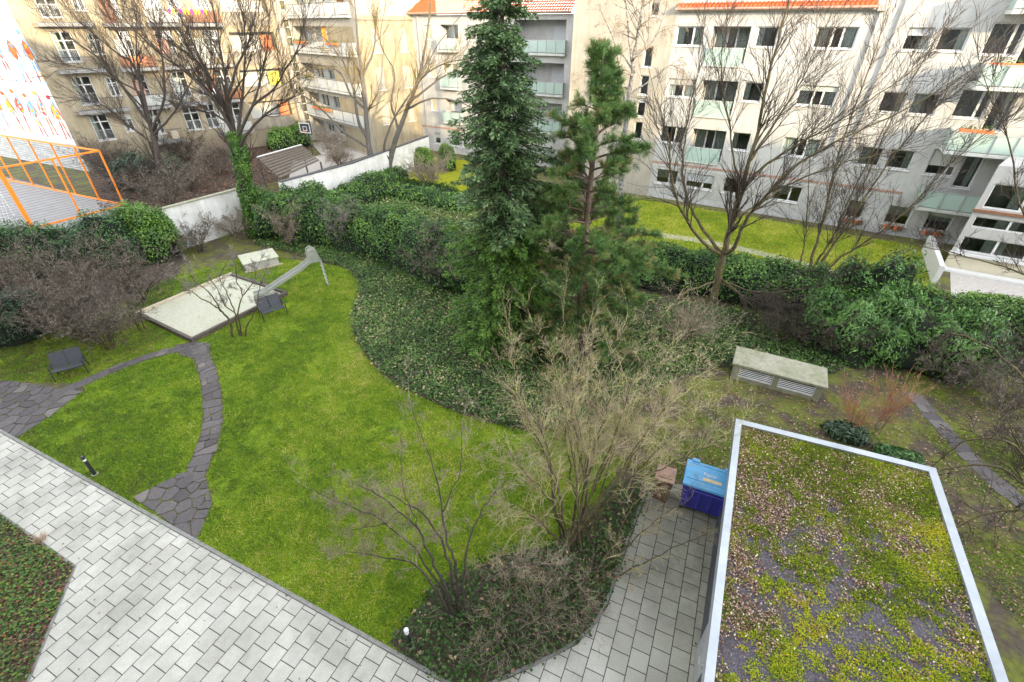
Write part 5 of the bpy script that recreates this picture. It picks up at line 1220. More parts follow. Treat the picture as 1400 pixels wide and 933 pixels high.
# ---- many-limbed bare tree in front of the apartment house
g0 = G(974, 420); Y = g0.y
limbs = [trunk_to(g0, [(979, 388, .1), (989, 348, .2), (997, 318, .3), (1006, 284, .4), (1014, 258, .5), (1024, 222, .4), (1036, 180, .6), (1050, 110, .5), (1068, 40, .8), (1084, -25, 1)], Y, .20, .025),
  limb([(989, 348, .2), (1004, 337, -.3), (1018, 305, -.7), (1048, 266, -1.2), (1090, 226, -1.4), (1150, 190, -1.6), (1240, 150, -1.4), (1330, 95, -1)], Y, .11, .015),
  limb([(987, 350, .2), (965, 335, 0), (940, 305, -.3), (924, 270, -.5), (917, 230, -.4), (915, 195, -.3), (903, 150, 0), (893, 120, .2)], Y, .085, .012),
  limb([(985, 345, .2), (963, 315, .6), (945, 285, .9), (934, 245, 1.2), (935, 205, 1.3), (942, 150, 1.6), (955, 95, 1.6), (962, 40, 1.8)], Y, .085, .012),
  limb([(1001, 300, .3), (1030, 283, .8), (1062, 262, 1.2), (1110, 238, 1.6), (1180, 216, 1.8), (1262, 200, 2.2)], Y, .07, .012),
  limb([(1012, 262, .5), (1040, 232, .2), (1080, 205, 0), (1130, 175, -.2), (1200, 130, -.5), (1275, 75, -.6)], Y, .07, .012),
  limb([(1024, 222, .4), (1045, 190, .9), (1078, 140, 1.3), (1110, 80, 1.5), (1140, 10, 1.6)], Y, .06, .012),
  limb([(1014, 258, .5), (1003, 215, 1), (995, 160, 1.3), (985, 100, 1.6), (990, 40, 1.8)], Y, .055, .012),
  limb([(980, 385, .1), (950, 395, -.7), (915, 408, -1.4), (880, 418, -1.9), (860, 440, -2.2)], Y, .05, .012),
  limb([(982, 386, .1), (1003, 396, -.6), (1018, 415, -1.2), (1019, 440, -1.6), (1014, 480, -2.1)], Y, .05, .010),
  limb([(984, 383, .1), (1020, 396, -.4), (1060, 400, -.8), (1110, 392, -1), (1165, 372, -1.1)], Y, .05, .010),
  limb([(985, 380, .1), (1012, 402, -.9), (1040, 428, -1.5), (1075, 440, -2)], Y, .04, .010)]
bare_tree('bare_tree', 'wide many-limbed bare tree with mossy low branches right of the pine', 'tree', g0, limbs, S_big, [30, 23, 20, 20, 20, 20, 20, 18, 12, 11, 15, 11], (0.92, 2.56), M['bark_moss'], M['twig_dark'], 2)
# ---- tall thin stems on the neighbouring lawn
g0 = G(1106, 372); Y = g0.y
limbs = [trunk_to(g0 + Vector((dx, dy, 0)), px, Y, r, .012) for dx, dy, r, px in (
  (0, 0, .10, [(1112, 345, 0), (1122, 315, 0), (1136, 250, .2), (1160, 172, .4), (1186, 100, .6), (1212, 20, .8)]),
  (.4, -.1, .08, [(1132, 345, -.2), (1155, 315, -.4), (1202, 242, -.8), (1270, 155, -1.2), (1345, 85, -1.4)]),
  (.2, .1, .08, [(1122, 350, .1), (1138, 325, .2), (1166, 262, .3), (1216, 162, .3), (1275, 60, .3)]),
  (-.5, .1, .05, [(1097, 345, .2), (1101, 320, .3), (1104, 270, .5), (1109, 200, .7), (1112, 130, .8)]),
  (.7, -.3, .07, [(1150, 352, -.5), (1178, 335, -.8), (1240, 288, -1.4), (1320, 205, -2), (1395, 150, -2.4)]),
  (.5, .2, .05, [(1135, 340, .3), (1160, 300, .6), (1190, 230, 1), (1235, 130, 1.3), (1300, 20, 1.6)]))]
bare_tree('bare_tree', 'clump of slender bare stems leaning right on the yellow lawn', 'tree', g0, limbs, S_big, [30, 31, 30, 16, 30, 23], (0.80, 2.29), M['bark_moss'], M['twig_dark'], 2)
# ---- ivy-clad tree
g0 = G(349, 324); Y = g0.y
tr_ = trunk_to(g0, [(343, 290, 0), (336, 255, .1), (328, 215, .2), (320, 182, .3)], Y, .30, .20, .0)
limbs = [tr_] + [limb(px, Y, r, .014) for r, px in (
  (.16, [(320, 184, .3), (308, 150, .4), (290, 110, .5), (262, 55, .7), (228, -15, 1)]), (.13, [(321, 188, .3), (312, 130, .9), (301, 65, 1.2), (286, -20, 1.6)]),
  (.12, [(324, 195, .2), (331, 135, .5), (335, 65, .6), (331, -20, .8)]), (.11, [(323, 192, .2), (345, 145, -.3), (362, 85, -.5), (372, -10, -.6)]),
  (.10, [(326, 205, .2), (348, 170, -.6), (375, 148, -.8), (402, 132, -1), (398, 120, -1)]), (.11, [(319, 182, .3), (290, 135, -.2), (255, 100, -.4), (205, 62, -.6), (155, 8, -.8)]),
  (.09, [(318, 178, .3), (300, 160, 1), (270, 150, 1.5), (235, 140, 1.8)]), (.09, [(312, 130, .9), (325, 90, 1.4), (345, 40, 1.8), (352, -20, 2)]), (.08, [(290, 110, .5), (270, 85, -.3), (240, 60, -.6), (200, 15, -.8)]),
  (.08, [(345, 145, -.3), (375, 120, -.9), (405, 70, -1.2), (420, 20, -1.4)]))]
t_iv = bare_tree('ivy_clad_tree', 'bare forked tree whose trunk is wrapped in bright ivy beside the white wall', 'tree', g0, limbs, S_far, [3, 21, 18, 18, 18, 13, 18, 13, 15, 15, 13], (1.03, 2.70), M['bark'], M['twig_dark'], 2)
n = int(5200 * DENS); tt = rng.random(n) ** .85; pp_ = np.array([tuple(p - g0) for p in tr_[0]]); idx = tt * (len(pp_) - 1); C = np.stack([np.interp(idx, np.arange(len(pp_)), pp_[:, i]) for i in range(3)], -1)
o_ = rdir(n); o_[:, 2] *= .3; o_ = unit(o_); C = C + o_ * (.30 + .13 * rng.random(n) + .10 * fn(C, 2.2) + .12 * (1 - tt))[:, None]; Nn = unit(o_ + .7 * rdir(n)); A_ = unit(np.cross(Nn, rdir(n)) + np.array([0, 0, -.6]))
link('ivy', leaf_mesh('ivy', C, A_, Nn, .13, .11, .33 + .2 * rng.normal(size=n) + .15 * fn(C, 1.5), .25), M['ivy_bright'], t_iv)
# ---- far left bare tree
g0 = G(222, 268); Y = g0.y
limbs = [trunk_to(g0, [(219, 235, 0), (214, 205, 0), (206, 172, .1)], Y, .24, .17)] + [limb(px, Y, r, .015) for r, px in (
  (.13, [(206, 174, .1), (196, 130, .2), (180, 85, .4), (150, 25, .8), (128, -20, 1)]), (.11, [(207, 176, .1), (192, 120, .8), (186, 60, 1.2), (188, -20, 1.5)]), (.11, [(208, 178, 0), (225, 135, -.4), (222, 80, -.6), (210, 20, -.8), (205, -20, -1)]),
  (.11, [(206, 172, .1), (175, 130, -.3), (140, 85, -.5), (100, 55, -.7), (62, 20, -1)]), (.09, [(210, 185, 0), (240, 150, -.6), (262, 110, -.9), (280, 60, -1)]), (.08, [(180, 85, .4), (150, 65, 0), (110, 30, -.3), (75, -10, -.6)]), (.08, [(196, 130, .2), (160, 110, 1), (120, 95, 1.4), (85, 88, 1.6)]), (.07, [(212, 200, 0), (180, 175, -1), (150, 150, -1.6), (115, 135, -2)]))]
bare_tree('bare_tree', 'large bare spreading tree in front of the old house with balconies', 'tree', g0, limbs, S_far, [4, 21, 18, 18, 21, 15, 18, 18, 18], (1.26, 3.38), M['bark'], M['twig_dark'], 2)
# ---- twin-stemmed tree
g0 = G(515, 247); Y = g0.y; g1 = G(530, 249)
limbs = [trunk_to(g0, [(508, 220, 0), (503, 190, 0), (500, 150, .1), (495, 105, .2), (490, 60, .3), (484, -15, .5)], Y, .34, .05), trunk_to(g1, [(533, 222, 0), (545, 180, 0), (560, 140, .2), (572, 110, .3), (582, 60, .4), (592, -15, .6)], Y, .30, .05)] + [limb(px, Y, r, .018) for r, px in (
  (.17, [(503, 190, 0), (490, 165, -.5), (480, 110, -.8), (455, 65, -1), (415, 30, -1.3)]), (.12, [(500, 150, .1), (480, 130, .8), (465, 100, 1), (440, 90, 1.2), (428, 105, 1.3)]), (.11, [(508, 205, 0), (470, 180, -1), (440, 150, -1.5), (400, 120, -2), (385, 90, -2.3)]),
  (.12, [(560, 140, .2), (585, 120, -.3), (620, 98, -.6), (650, 105, -.8)]), (.10, [(572, 110, .3), (600, 90, -.4), (640, 80, -.8)]), (.12, [(545, 180, 0), (535, 140, .8), (540, 100, 1), (520, 60, 1.2), (528, 0, 1.4)]), (.10, [(495, 105, .2), (510, 70, .5), (515, 20, .6), (520, -20, .7)]), (.10, [(555, 150, .1), (590, 135, -1), (630, 140, -1.4), (660, 160, -1.6)]), (.13, [(533, 222, 0), (525, 200, -.6), (540, 160, -.9), (570, 115, -1.2), (600, 60, -1.4), (640, 10, -1.6)]))]
bare_tree('bare_tree', 'grey twin-stemmed bare tree with yellowish upper boughs in the back yard', 'tree', g0, limbs, S_far, [7, 7, 8, 7, 7, 7, 6, 7, 7, 6, 9], (1.15, 3.24), M['bark_grey'], M['twig_yellow'], 2, t0=.35)
# ---- birch
g0 = G(846, 312); Y = g0.y
limbs = [trunk_to(g0, [(849, 250, 0), (856, 165, 0), (863, 110, 0), (870, 60, .1), (878, 15, .2), (884, -25, .3)], Y, .22, .06)] + [limb(px, Y, r, .012) for r, px in (
  (.09, [(866, 95, 0), (860, 55, .2), (855, 0, .4), (852, -25, .5)]), (.08, [(856, 160, 0), (850, 110, -.4), (840, 60, -.7), (818, 5, -1)]), (.07, [(866, 80, 0), (890, 60, .3), (905, 30, .6), (915, -10, .8)]), (.06, [(868, 100, 0), (850, 75, .5), (835, 80, .8), (815, 92, 1)]), (.06, [(860, 130, 0), (890, 110, -.4), (915, 90, -.6), (930, 95, -.8)]))]
bare_tree('birch_tree', 'birch with pale mottled trunk and fine drooping twigs behind the pine', 'tree', g0, limbs, S_birch, [14, 9, 9, 9, 8, 8], (.7, 1.7), M['bark_birch'], M['twig_tan'], 2, t0=.45)

# ---- spruce
g0 = G(690, 462); sp = thing('spruce_tree', 'tall narrow dark spruce rising out of the picture left of the pine', 'tree', g0)
HS = 15.5; b = MB(); b.tube([(0, 0, 0), (0.05, 0, 4), (0, 0, 9), (0, 0, HS)], [.26, .2, .13, .02], 10); b.build('trunk', M['bark'], sp)
segs = []; C = []; A_ = []; T_ = []; LOW = []
zz = .5
while zz < HS - .1:
    f = zz / HS; rad = (2.5 * (1 - f) ** .68 + .12) * (1 - .25 * math.exp(-zz / .9)); nb = int(6 if f < .8 else 5)
    for k in range(nb):
        a = random.uniform(0, 2 * PI); L_ = rad * random.uniform(.62, 1.12) * (1 + .14 * math.sin(a * 3 + zz)); pts = []
        for i in range(6):
            s = i / 5; r_ = L_ * s; pts.append(Vector((math.cos(a) * r_, math.sin(a) * r_, zz + L_ * (.10 * s - .62 * s * s + .36 * s ** 3) + (.25 * s if f > .75 else 0))))
        segs.append((pts, [.025 * (1 - .85 * i / 5) * (.5 + L_ / 3) for i in range(6)]))
        m = int(115 * L_ * DENS) + 24; s = rng.uniform(.12, 1.02, m); pa = np.array([tuple(p) for p in pts]); c = np.stack([np.interp(s * 5, np.arange(6), pa[:, i]) for i in range(3)], -1)
        out = np.array([math.cos(a), math.sin(a), 0]); side = np.array([-math.sin(a), math.cos(a), 0]); sg = rng.choice([-1, 1], m)
        d = unit(out * rng.uniform(.3, 1, m)[:, None] + side * (sg * rng.uniform(.1, 1.0, m))[:, None] + np.array([0, 0, -.28]) + .28 * rng.normal(size=(m, 3)))
        c = c + d * .10 + side * (sg * rng.uniform(0, .32, m) * (1.05 - s) * L_)[:, None] + np.array([0, 0, 1]) * (-.12 * rng.random(m))[:, None]
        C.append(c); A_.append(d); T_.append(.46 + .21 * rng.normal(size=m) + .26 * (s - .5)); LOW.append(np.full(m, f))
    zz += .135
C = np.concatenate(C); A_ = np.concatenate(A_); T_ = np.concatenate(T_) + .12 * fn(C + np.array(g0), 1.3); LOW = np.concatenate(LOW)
tubes('branch_frame', segs, M['bark'], sp, 4)
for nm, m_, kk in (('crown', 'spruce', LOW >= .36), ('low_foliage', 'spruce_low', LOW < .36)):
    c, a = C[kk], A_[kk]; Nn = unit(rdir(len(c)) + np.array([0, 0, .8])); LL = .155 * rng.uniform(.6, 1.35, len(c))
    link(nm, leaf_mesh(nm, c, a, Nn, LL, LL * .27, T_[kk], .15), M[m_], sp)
# ---- pine
g0 = G(793, 482); pn = thing('pine_tree', 'pine with open tufted crown and reddish trunk in front of the stair tower', 'tree', g0)
tp = [p - g0 for p in smooth([g0, at(794, 430, g0.y + .05), at(798, 350, g0.y + .1), at(806, 260, g0.y + .2), at(815, 180, g0.y + .25), at(822, 105, g0.y + .3), at(826, 66, g0.y + .3)], 4)]
k = len(tp); trr = [.19 - .17 * (i / (k - 1)) ** .9 for i in range(k)]; tubes('trunk', [(tp, trr)], M['bark_pine'], pn, 10)
zt = tp[-1].z; segs = []; tuft = []
def tpos(z):
    for a, c in zip(tp, tp[1:]):
        if a.z <= z <= c.z: return a.lerp(c, (z - a.z) / max(c.z - a.z, 1e-6))
    return tp[-1].copy()
z = .5
while z < zt - .15:
    f = z / zt; rad = 3.05 * min(1, (1 - f) * 1.55 + .10) * (.82 + .22 * math.sin(f * 19))
    for kq in range(random.choice((5, 6, 6, 7) if f > .42 else (9, 10, 11))):
        a = random.uniform(0, 2 * PI); L_ = rad * random.uniform(.5, 1.15); s0 = tpos(z); up = .12 + .5 * f
        pts = [s0 + Vector((math.cos(a) * L_ * s, math.sin(a) * L_ * s, L_ * (up * s - .32 * s * s * (1.2 - f)))) + RV(.03 * s) for s in (0, .25, .5, .75, 1)]
        segs.append((pts, [max(.007, .035 * (1 - .8 * s) * (.4 + L_ / 2.6)) for s in (0, .25, .5, .75, 1)]))
        bare = f < .3
        nt_ = int((7 + 12 * L_) * (.85 if bare else 1))
        for q in range(nt_):
            s = random.uniform(.42 if bare else .25, 1.0) ** .8; i = min(int(s * 4), 3); p = pts[i].lerp(pts[i + 1], s * 4 - i)
            d = perp_dir((pts[-1] - pts[0]).normalized(), R(random.uniform(15, 75))); d = (d + Vector((0, 0, .35))).normalized(); l = random.uniform(.12, .5) * (1.15 - .5 * s)
            segs.append(([p, p + d * l * .5 + RV(.02), p + d * l, p + d * (l + .04)], [.009, .008, .006, .005]))
            tuft.append((p + d * l, d, f))
        tuft.append((pts[-1], (pts[-1] - pts[-2]).normalized(), f))
    z += .36 if f > .4 else .40
for i in range(26): tuft.append((tp[-1] + Vector((random.gauss(0, .22), random.gauss(0, .22), random.uniform(-.9, .15))), Vector((0, 0, 1)), 1.0))
tubes('branch_frame', segs, M['bark_pine'], pn, 4)
TC = np.array([tuple(t[0]) for t in tuft]); TD = np.array([tuple(t[1]) for t in tuft]); TF = np.array([t[2] for t in tuft]); nn = int(56 * max(DENS, .5)); m = len(TC) * nn
c = np.repeat(TC, nn, 0); td = np.repeat(TD, nn, 0); back = rng.random(m) * .2
d = unit(td * rng.uniform(.1, 1.0, m)[:, None] + 1.0 * rdir(m) * .75 + np.array([0, 0, .22])); c = c - td * back[:, None]; l = .18 * rng.uniform(.6, 1.25, m)
per = .47 + .16 * rng.normal(size=len(TC)) + .12 * fn(TC, 1.2); br_ = (rng.random(len(TC)) < .04 + .10 * (TF < .42))
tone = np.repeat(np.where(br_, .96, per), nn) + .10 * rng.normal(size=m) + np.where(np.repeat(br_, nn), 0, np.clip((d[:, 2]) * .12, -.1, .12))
link('needles', leaf_mesh('needles', c + d * l[:, None] / 2, d, rdir(m), l, .013, tone), M['pine'], pn)

# ---- hedges and evergreen shrubs
D = DENS
mound('ivy_hedge', 'long rounded ivy hedge at the back of the garden left of the spruce', 'hedge', [(-15.0, 29.6), (-12.8, 29.2), (-10.5, 28.6), (-8.3, 27.4), (-6.2, 26.0), (-4.3, 24.4), (-2.6, 22.6)], 1.8, 2.65, int(34000 * D), .115, M['ivy'], tone_shift=.06)
mound('ivy_hedge', 'dark ivy hedge between the garden and the yellow lawn, right of the pine', 'hedge', [(5.0, 23.3), (8, 22.3), (10.6, 21.6), (13, 20.4), (15.5, 18.7), (18, 17.0), (20.5, 15.6), (23, 14.2)], 1.25, 2.15, int(38000 * D), .11, M['ivy'], tone_shift=.06)
mound('laurel_shrub', 'big cherry laurel with long drooping leaves spilling over the right hedge', 'shrub', [(14.2, 16.9), (15.6, 16.3), (16.9, 15.6)], 1.75, 2.5, int(15000 * D), .19, M['laurel'], rough=.45, droop=.9, W=.34, tone_shift=.2)
mound('laurel_shrub', 'loose tall laurel shoots standing against the yellow lawn', 'shrub', [(14.6, 19.2), (16.6, 18.6)], 1.0, 2.9, int(3600 * D), .2, M['laurel'], rough=.5, droop=.9, W=.34, tone_shift=.1)
mound('laurel_hedge', 'ragged green laurel hedge in front of the orange court fence', 'hedge', [(-21.9, 25.6), (-24.2, 25.0), (-26.5, 24.2), (-29, 23.2), (-32, 21.8), (-35, 20.4)], 1.35, 2.5, int(17000 * D), .16, M['laurel'], rough=.32, droop=.6, W=.38, tone_shift=-.12)
mound('ivy_dome', 'bright yellow-green ivy dome over the left end of the whitewashed wall', 'shrub', [(-20.6, 26.0), (-21.9, 26.5)], 1.2, 2.95, int(9000 * D), .12, M['ivy_bright'], rough=.2, tone_shift=.04)
mound('rhododendron', 'dark rhododendron at the left edge behind the first bench', 'shrub', [(-21.6, 17.6), (-22.8, 17.2), (-24.4, 16.6)], 1.35, 2.0, int(8000 * D), .15, M['evergreen_dark'], rough=.25, W=.35, tone_shift=.05)
mound('yew_bush', 'dark evergreen bush in the yard below the old house', 'shrub', [(-31.5, 40.5), (-29, 40)], 2.0, 2.6, int(6000 * D), .15, M['evergreen_dark'], rough=.35)
mound('box_bush', 'round clipped light green bush by the white wall in the back yard', 'shrub', [(-8.9, 46.5), (-8.3, 46.2)], 1.0, 1.9, int(3500 * D), .12, M['spruce_low'], rough=.15, tone_shift=.3)
mound('box_bush', 'smaller pointed green bush right of the round clipped one', 'shrub', [(-6.3, 46.2), (-6.0, 46)], .75, 2.2, int(2500 * D), .12, M['spruce_low'], rough=.2, tone_shift=.25)
mound('ivy_heap', 'ivy-covered bank at the feet of the twin-stemmed tree', 'shrub', [(-13.4, 39.5), (-10, 39), (-6.5, 37.5), (-4, 35.5)], 2.1, .9, int(9000 * D), .14, M['ivy'], rough=.3, tone_shift=.1)
mound('evergreen_bush', 'green bush in the planted strip at the foot of the old house', 'shrub', [(-25.5, 55), (-24, 56.4)], 1.3, 2.0, int(3500 * D), .16, M['spruce_low'], rough=.3, tone_shift=.15)
mound('mahonia', 'small dark mahonia beside the red-stemmed shrub', 'shrub', [(10.9, 11.4), (11.3, 11.2)], .5, .55, int(700 * D), .17, M['evergreen_dark'], rough=.35, W=.35, tone_shift=.15)
mound('mahonia', 'small green mahonia right at the shed edge', 'shrub', [(12.0, 10.45), (12.5, 10.2)], .45, .45, int(700 * D), .15, M['laurel'], rough=.35, W=.35)
mound('yellow_shrub', 'yellowish low shrub by the base of the glazed wing', 'shrub', [(22.6, 19.8), (23.8, 19.2)], .9, .8, int(2500 * D), .09, M['ivy_bright'], rough=.3, tone_shift=.25)
mound('ivy_heap', 'ivy-grown heap against the white wall with dark coping', 'shrub', [(-14.6, 32.6), (-12.6, 34.6), (-10.9, 37.4), (-9.8, 40.2)], 1.25, 1.75, int(9000 * D), .13, M['ivy'], rough=.3, tone_shift=.06)
mound('ivy_mass', 'tall ivy mass between the ivy-clad tree and the dark-coped wall', 'shrub', [(-16.2, 30.6), (-14.9, 31.6), (-13.6, 32.6)], 1.0, 2.55, int(7000 * D), .12, M['ivy'], rough=.3, tone_shift=.05)
iv2 = [(-14.5, 31.5), (-9, 29.5), (-4, 26), (-1.5, 30), (-3, 34), (-6.5, 37.5), (-10, 38), (-12.5, 35)]
P = scatter(iv2, 120 * D, (), .15); ground_leaves('ivy_carpet', M['ivy_ground'], P, .03, .13, .8, .58 + .22 * rng.normal(size=len(P)), .8, hvar=.3)
sheet('border_soil', [G2(*q) for q in ((-120, 480), (0, 466), (62, 452), (128, 476), (182, 448), (236, 408), (250, 350), (150, 335), (-120, 350))], .0095, M['soil'])
# ---- bare twiggy shrubs
for i, (u, v, h, s, n, lab) in enumerate((
  (60, 452, 2.5, 1.9, 15, 'brown twiggy shrub directly behind the first bench'), (118, 462, 2.3, 1.7, 14, 'brown twiggy shrub with leaning stems right of the bench'), (152, 478, 2.1, 1.5, 10, 'open shrub with mossy yellow stems between bench and sandpit'),
  (30, 415, 2.6, 2.0, 15, 'dense purple-brown shrub at the left edge below the laurel hedge'), (120, 412, 2.7, 2.1, 16, 'dense purple-brown shrub below the bright ivy dome'), (195, 412, 2.3, 1.6, 13, 'brown shrub reaching over the back corner of the sandpit'), (-60, 430, 2.6, 2.0, 14, 'twiggy shrub cut by the left edge of the picture'))):
    shrub('bare_shrub', lab, G(u, v), n, h, s, S_bush, M['bark_moss'] if i == 2 else M['bark'], M['twig_mauve'], 2, 10, .024, (.35, 1.0), 'bare shrubs along the left border')
shrub('sandpit_shrub', 'small bare shrub at the left corner of the sandpit', G(196, 452), 5, 1.6, .9, S_bush, M['bark_moss'], M['twig_mauve'], 2, 8, .02, (.3, .7))
g0 = G(319, 461); Y = g0.y
limbs = [trunk_to(g0, [(314, 440, 0), (304, 427, 0), (292, 418, .1), (270, 405, .2), (252, 393, .3)], Y, .055, .014)] + [trunk_to(g0 + Vector((dx, .1, 0)), px, Y, r, .012) for dx, r, px in (
  (.25, .045, [(323, 440, .1), (321, 428, .1), (306, 418, .2), (297, 395, .4), (280, 372, .5)]), (.35, .045, [(328, 442, .1), (325, 425, .1), (331, 405, .2), (325, 385, .3), (322, 362, .4)]), (.5, .035, [(340, 440, 0), (352, 420, -.1), (354, 395, -.1), (362, 375, 0)]))] + [limb([(304, 427, 0), (290, 405, -.3), (268, 385, -.5), (258, 372, -.5)], Y, .03, .01), limb([(321, 428, .1), (312, 405, .5), (300, 380, .8), (310, 360, .9)], Y, .03, .01), limb([(331, 405, .2), (345, 388, .5), (352, 365, .7)], Y, .025, .009)]
bare_tree('small_tree', 'small multi-stemmed bare tree growing at the front edge of the sandpit', 'tree', g0, limbs, S_bush, [9, 10, 10, 9, 8, 8, 8], (.3, .75), M['bark_moss'], M['twig_grey'], 2, t0=.5)
for u, v, h, s, n, m_, lab in ((398, 338, 2.3, 1.1, 9, 'twig_tan', 'tan bare shrub in front of the ivy hedge near the slide'), (476, 342, 2.6, 1.3, 12, 'twig_grey', 'grey bare shrub against the middle of the ivy hedge'), (606, 395, 2.6, 1.7, 16, 'twig_mauve', 'bushy purple-brown shrub between ivy hedge and spruce'), (322, 325, 1.4, 1.4, 9, 'twig_tan', 'low twiggy shrub below the whitewashed wall'), (275, 345, 1.6, 1.5, 10, 'twig_mauve', 'low brown shrub behind the wooden chest')):
    shrub('bare_shrub', lab, G(u, v), n, h, s, S_bush, M['bark'], M[m_], 2, 8, .018, (.3, .8), 'bare shrubs before the ivy hedge')
for u, v, h, s, n, m_, lab in ((205, 268, 2.6, 2.4, 13, 'twig_dark', 'dark shrub in the yard behind the laurel hedge'), (235, 285, 2.4, 2.2, 13, 'twig_mauve', 'brown shrub just behind the left end of the whitewashed wall'), (150, 235, 2.6, 2.4, 12, 'twig_mauve', 'brown shrub close to the corner of the old house'), (255, 225, 2.4, 2.4, 12, 'twig_dark', 'dark shrub under the windows of the old house'), (310, 215, 2.0, 2.2, 11, 'twig_tan', 'tan shrub at the middle of the old house front'), (260, 262, 2.2, 2.2, 9, 'twig_mauve', 'brown shrub in the yard left of the ivy-clad tree'), (170, 255, 2.6, 2.2, 8, 'twig_dark', 'dark shrub beside the orange fence corner'), (300, 240, 2.2, 2.0, 8, 'twig_mauve', 'brown shrub behind the whitewashed wall'), (465, 232, 2.0, 1.3, 9, 'twig_tan', 'pale straw-coloured shrub before the dark-coped wall'), (588, 262, 2.8, 1.6, 10, 'twig_tan', 'upright tan shrub on the yellow lawn patch'), (450, 205, 1.6, 2.0, 8, 'twig_tan', 'low straw-coloured shrub by the grey yard path')):
    shrub('bare_shrub', lab, G(u, v), n, h, s, dict(S_bush, rmin=.009), M['bark'], M[m_], 2, 11, .026, (.4, 1.2), 'bare shrubs in the back yards')
for u, v, h, s, n, m_, lab in ((935, 470, 1.6, 1.3, 9, 'twig_tan', 'tan shrub standing in the dark ivy right of the pine foot'), (1065, 468, 1.5, 1.5, 10, 'twig_dark', 'dark shrub behind the concrete ventilation box'), (1150, 490, 1.3, 1.0, 8, 'twig_dark', 'dark shrub at the right end of the ventilation box'), (1335, 510, 1.9, 1.6, 11, 'twig_dark', 'dark branchy shrub before the right end of the hedge')):
    shrub('bare_shrub', lab, G(u, v), n, h, s, dict(S_bush, n=(3.5, 4.5)), M['bark_moss'], M[m_], 2, 8, .018, (.4, 1.1), 'bare shrubs before the right hedge')
shrub('red_stemmed_shrub', 'orange-red stemmed shrub behind the shed', G(1158, 592), 13, 1.5, .75, S_red, M['twig_red'], M['twig_red'], 1, 7, .009, (.3, .7))
shrub('red_stemmed_shrub', 'tan and orange stemmed shrub just right of the red one', G(1200, 588), 13, 1.9, .6, S_red, M['twig_tan'], M['twig_red'], 1, 7, .010, (.3, .8))
for u, v, h, s, n, lab in ((1290, 520, 1.4, 1.5, 12, 'mauve twiggy shrub beside the stone steps at right'), (1370, 560, 1.7, 1.7, 13, 'mauve twiggy shrub on the far side of the garden path'), (1400, 640, 1.8, 1.6, 12, 'arching bare shrub at the right edge, halfway down')):
    shrub('bare_shrub', lab, G(u, v), n, h, s, S_bush, M['bark_moss'], M['twig_mauve'], 2, 8, .016, (.3, .9), 'bare shrubs along the garden path')
g0 = G(1440, 740)
limbs = [trunk_to(g0, px, g0.y, .05, .012) for px in ([(1420, 690, .3), (1370, 640, .6), (1300, 640, .9), (1250, 655, 1.1)], [(1430, 680, .5), (1390, 610, .8), (1330, 600, 1.1), (1290, 625, 1.3)], [(1430, 700, .2), (1385, 700, .2), (1330, 710, .3), (1290, 730, .3)], [(1440, 690, .2), (1420, 600, .5), (1400, 520, .8), (1340, 470, 1), (1300, 455, 1.2)])]
bare_tree('bare_shrub', 'mossy arching shrub reaching in from the right edge over the moss', 'shrub', g0, limbs, S_bush, [12, 12, 10, 12], (.4, 1.1), M['bark_moss'], M['twig_dark'], 2)
g0 = G(1480, 470); limbs = [trunk_to(g0, px, g0.y, .06, .014) for px in ([(1440, 400, 0), (1390, 372, 0), (1320, 350, .1), (1255, 335, .2)], [(1450, 430, -.3), (1400, 450, -.8), (1360, 490, -1.2), (1320, 500, -1.4)], [(1440, 380, .3), (1400, 300, .5), (1380, 200, .6), (1350, 120, .7)])]
bare_tree('bare_tree', 'bare tree outside the right edge with branches across the glazed wing', 'tree', g0, limbs, S_big, [16, 18, 18], (0.69, 1.89), M['bark_moss'], M['twig_dark'], 2)
# ---- foreground: dark-stemmed shrub at the corner of the paving
g0 = G(622, 848); Y = g0.y
limbs = [trunk_to(g0 + Vector((dx, dy, 0)), px, Y, r, .007) for dx, dy, r, px in (
  (0, 0, .045, [(606, 800, .3), (592, 765, .6), (572, 725, 1.0), (545, 700, 1.3), (515, 676, 1.6), (480, 660, 1.9)]), (.1, .1, .045, [(618, 790, .5), (608, 750, .9), (585, 710, 1.4), (555, 688, 1.7), (525, 674, 2)]), (.15, .05, .04, [(624, 780, .4), (617, 755, .6), (605, 700, 1.2), (596, 650, 1.7), (578, 600, 2.2), (562, 552, 2.6)]),
  (.2, 0, .035, [(634, 790, .3), (640, 745, .6), (655, 705, .9), (672, 680, 1.2), (700, 650, 1.5)]), (-.1, 0, .035, [(600, 810, .1), (570, 775, .3), (540, 765, .5), (505, 760, .6), (470, 755, .8)]), (-.1, .1, .03, [(600, 800, .4), (560, 745, .9), (520, 710, 1.3), (470, 690, 1.6), (430, 670, 1.9)]), (.3, -.1, .03, [(650, 810, 0), (690, 780, .1), (730, 770, .2), (780, 790, .2)]))] + [limb([(606, 700, 1.2), (630, 640, 1.6), (632, 590, 2)], Y, .015, .006), limb([(545, 700, 1.3), (520, 720, 1.2), (480, 725, 1.3)], Y, .012, .006), limb([(572, 725, 1.), (560, 690, 1.3), (550, 650, 1.7), (548, 600, 2.1)], Y, .014, .006)]
bare_tree('bare_shrub', 'dark-stemmed bare shrub leaning over the lawn beside the white-headed bollard', 'shrub', g0, limbs, dict(S_near, n=(4.5, 6.5)), [24, 21, 9, 10, 20, 26, 13, 6, 14, 11], (.22, .8), M['bark'], M['twig_tan'], 2, t0=.4)
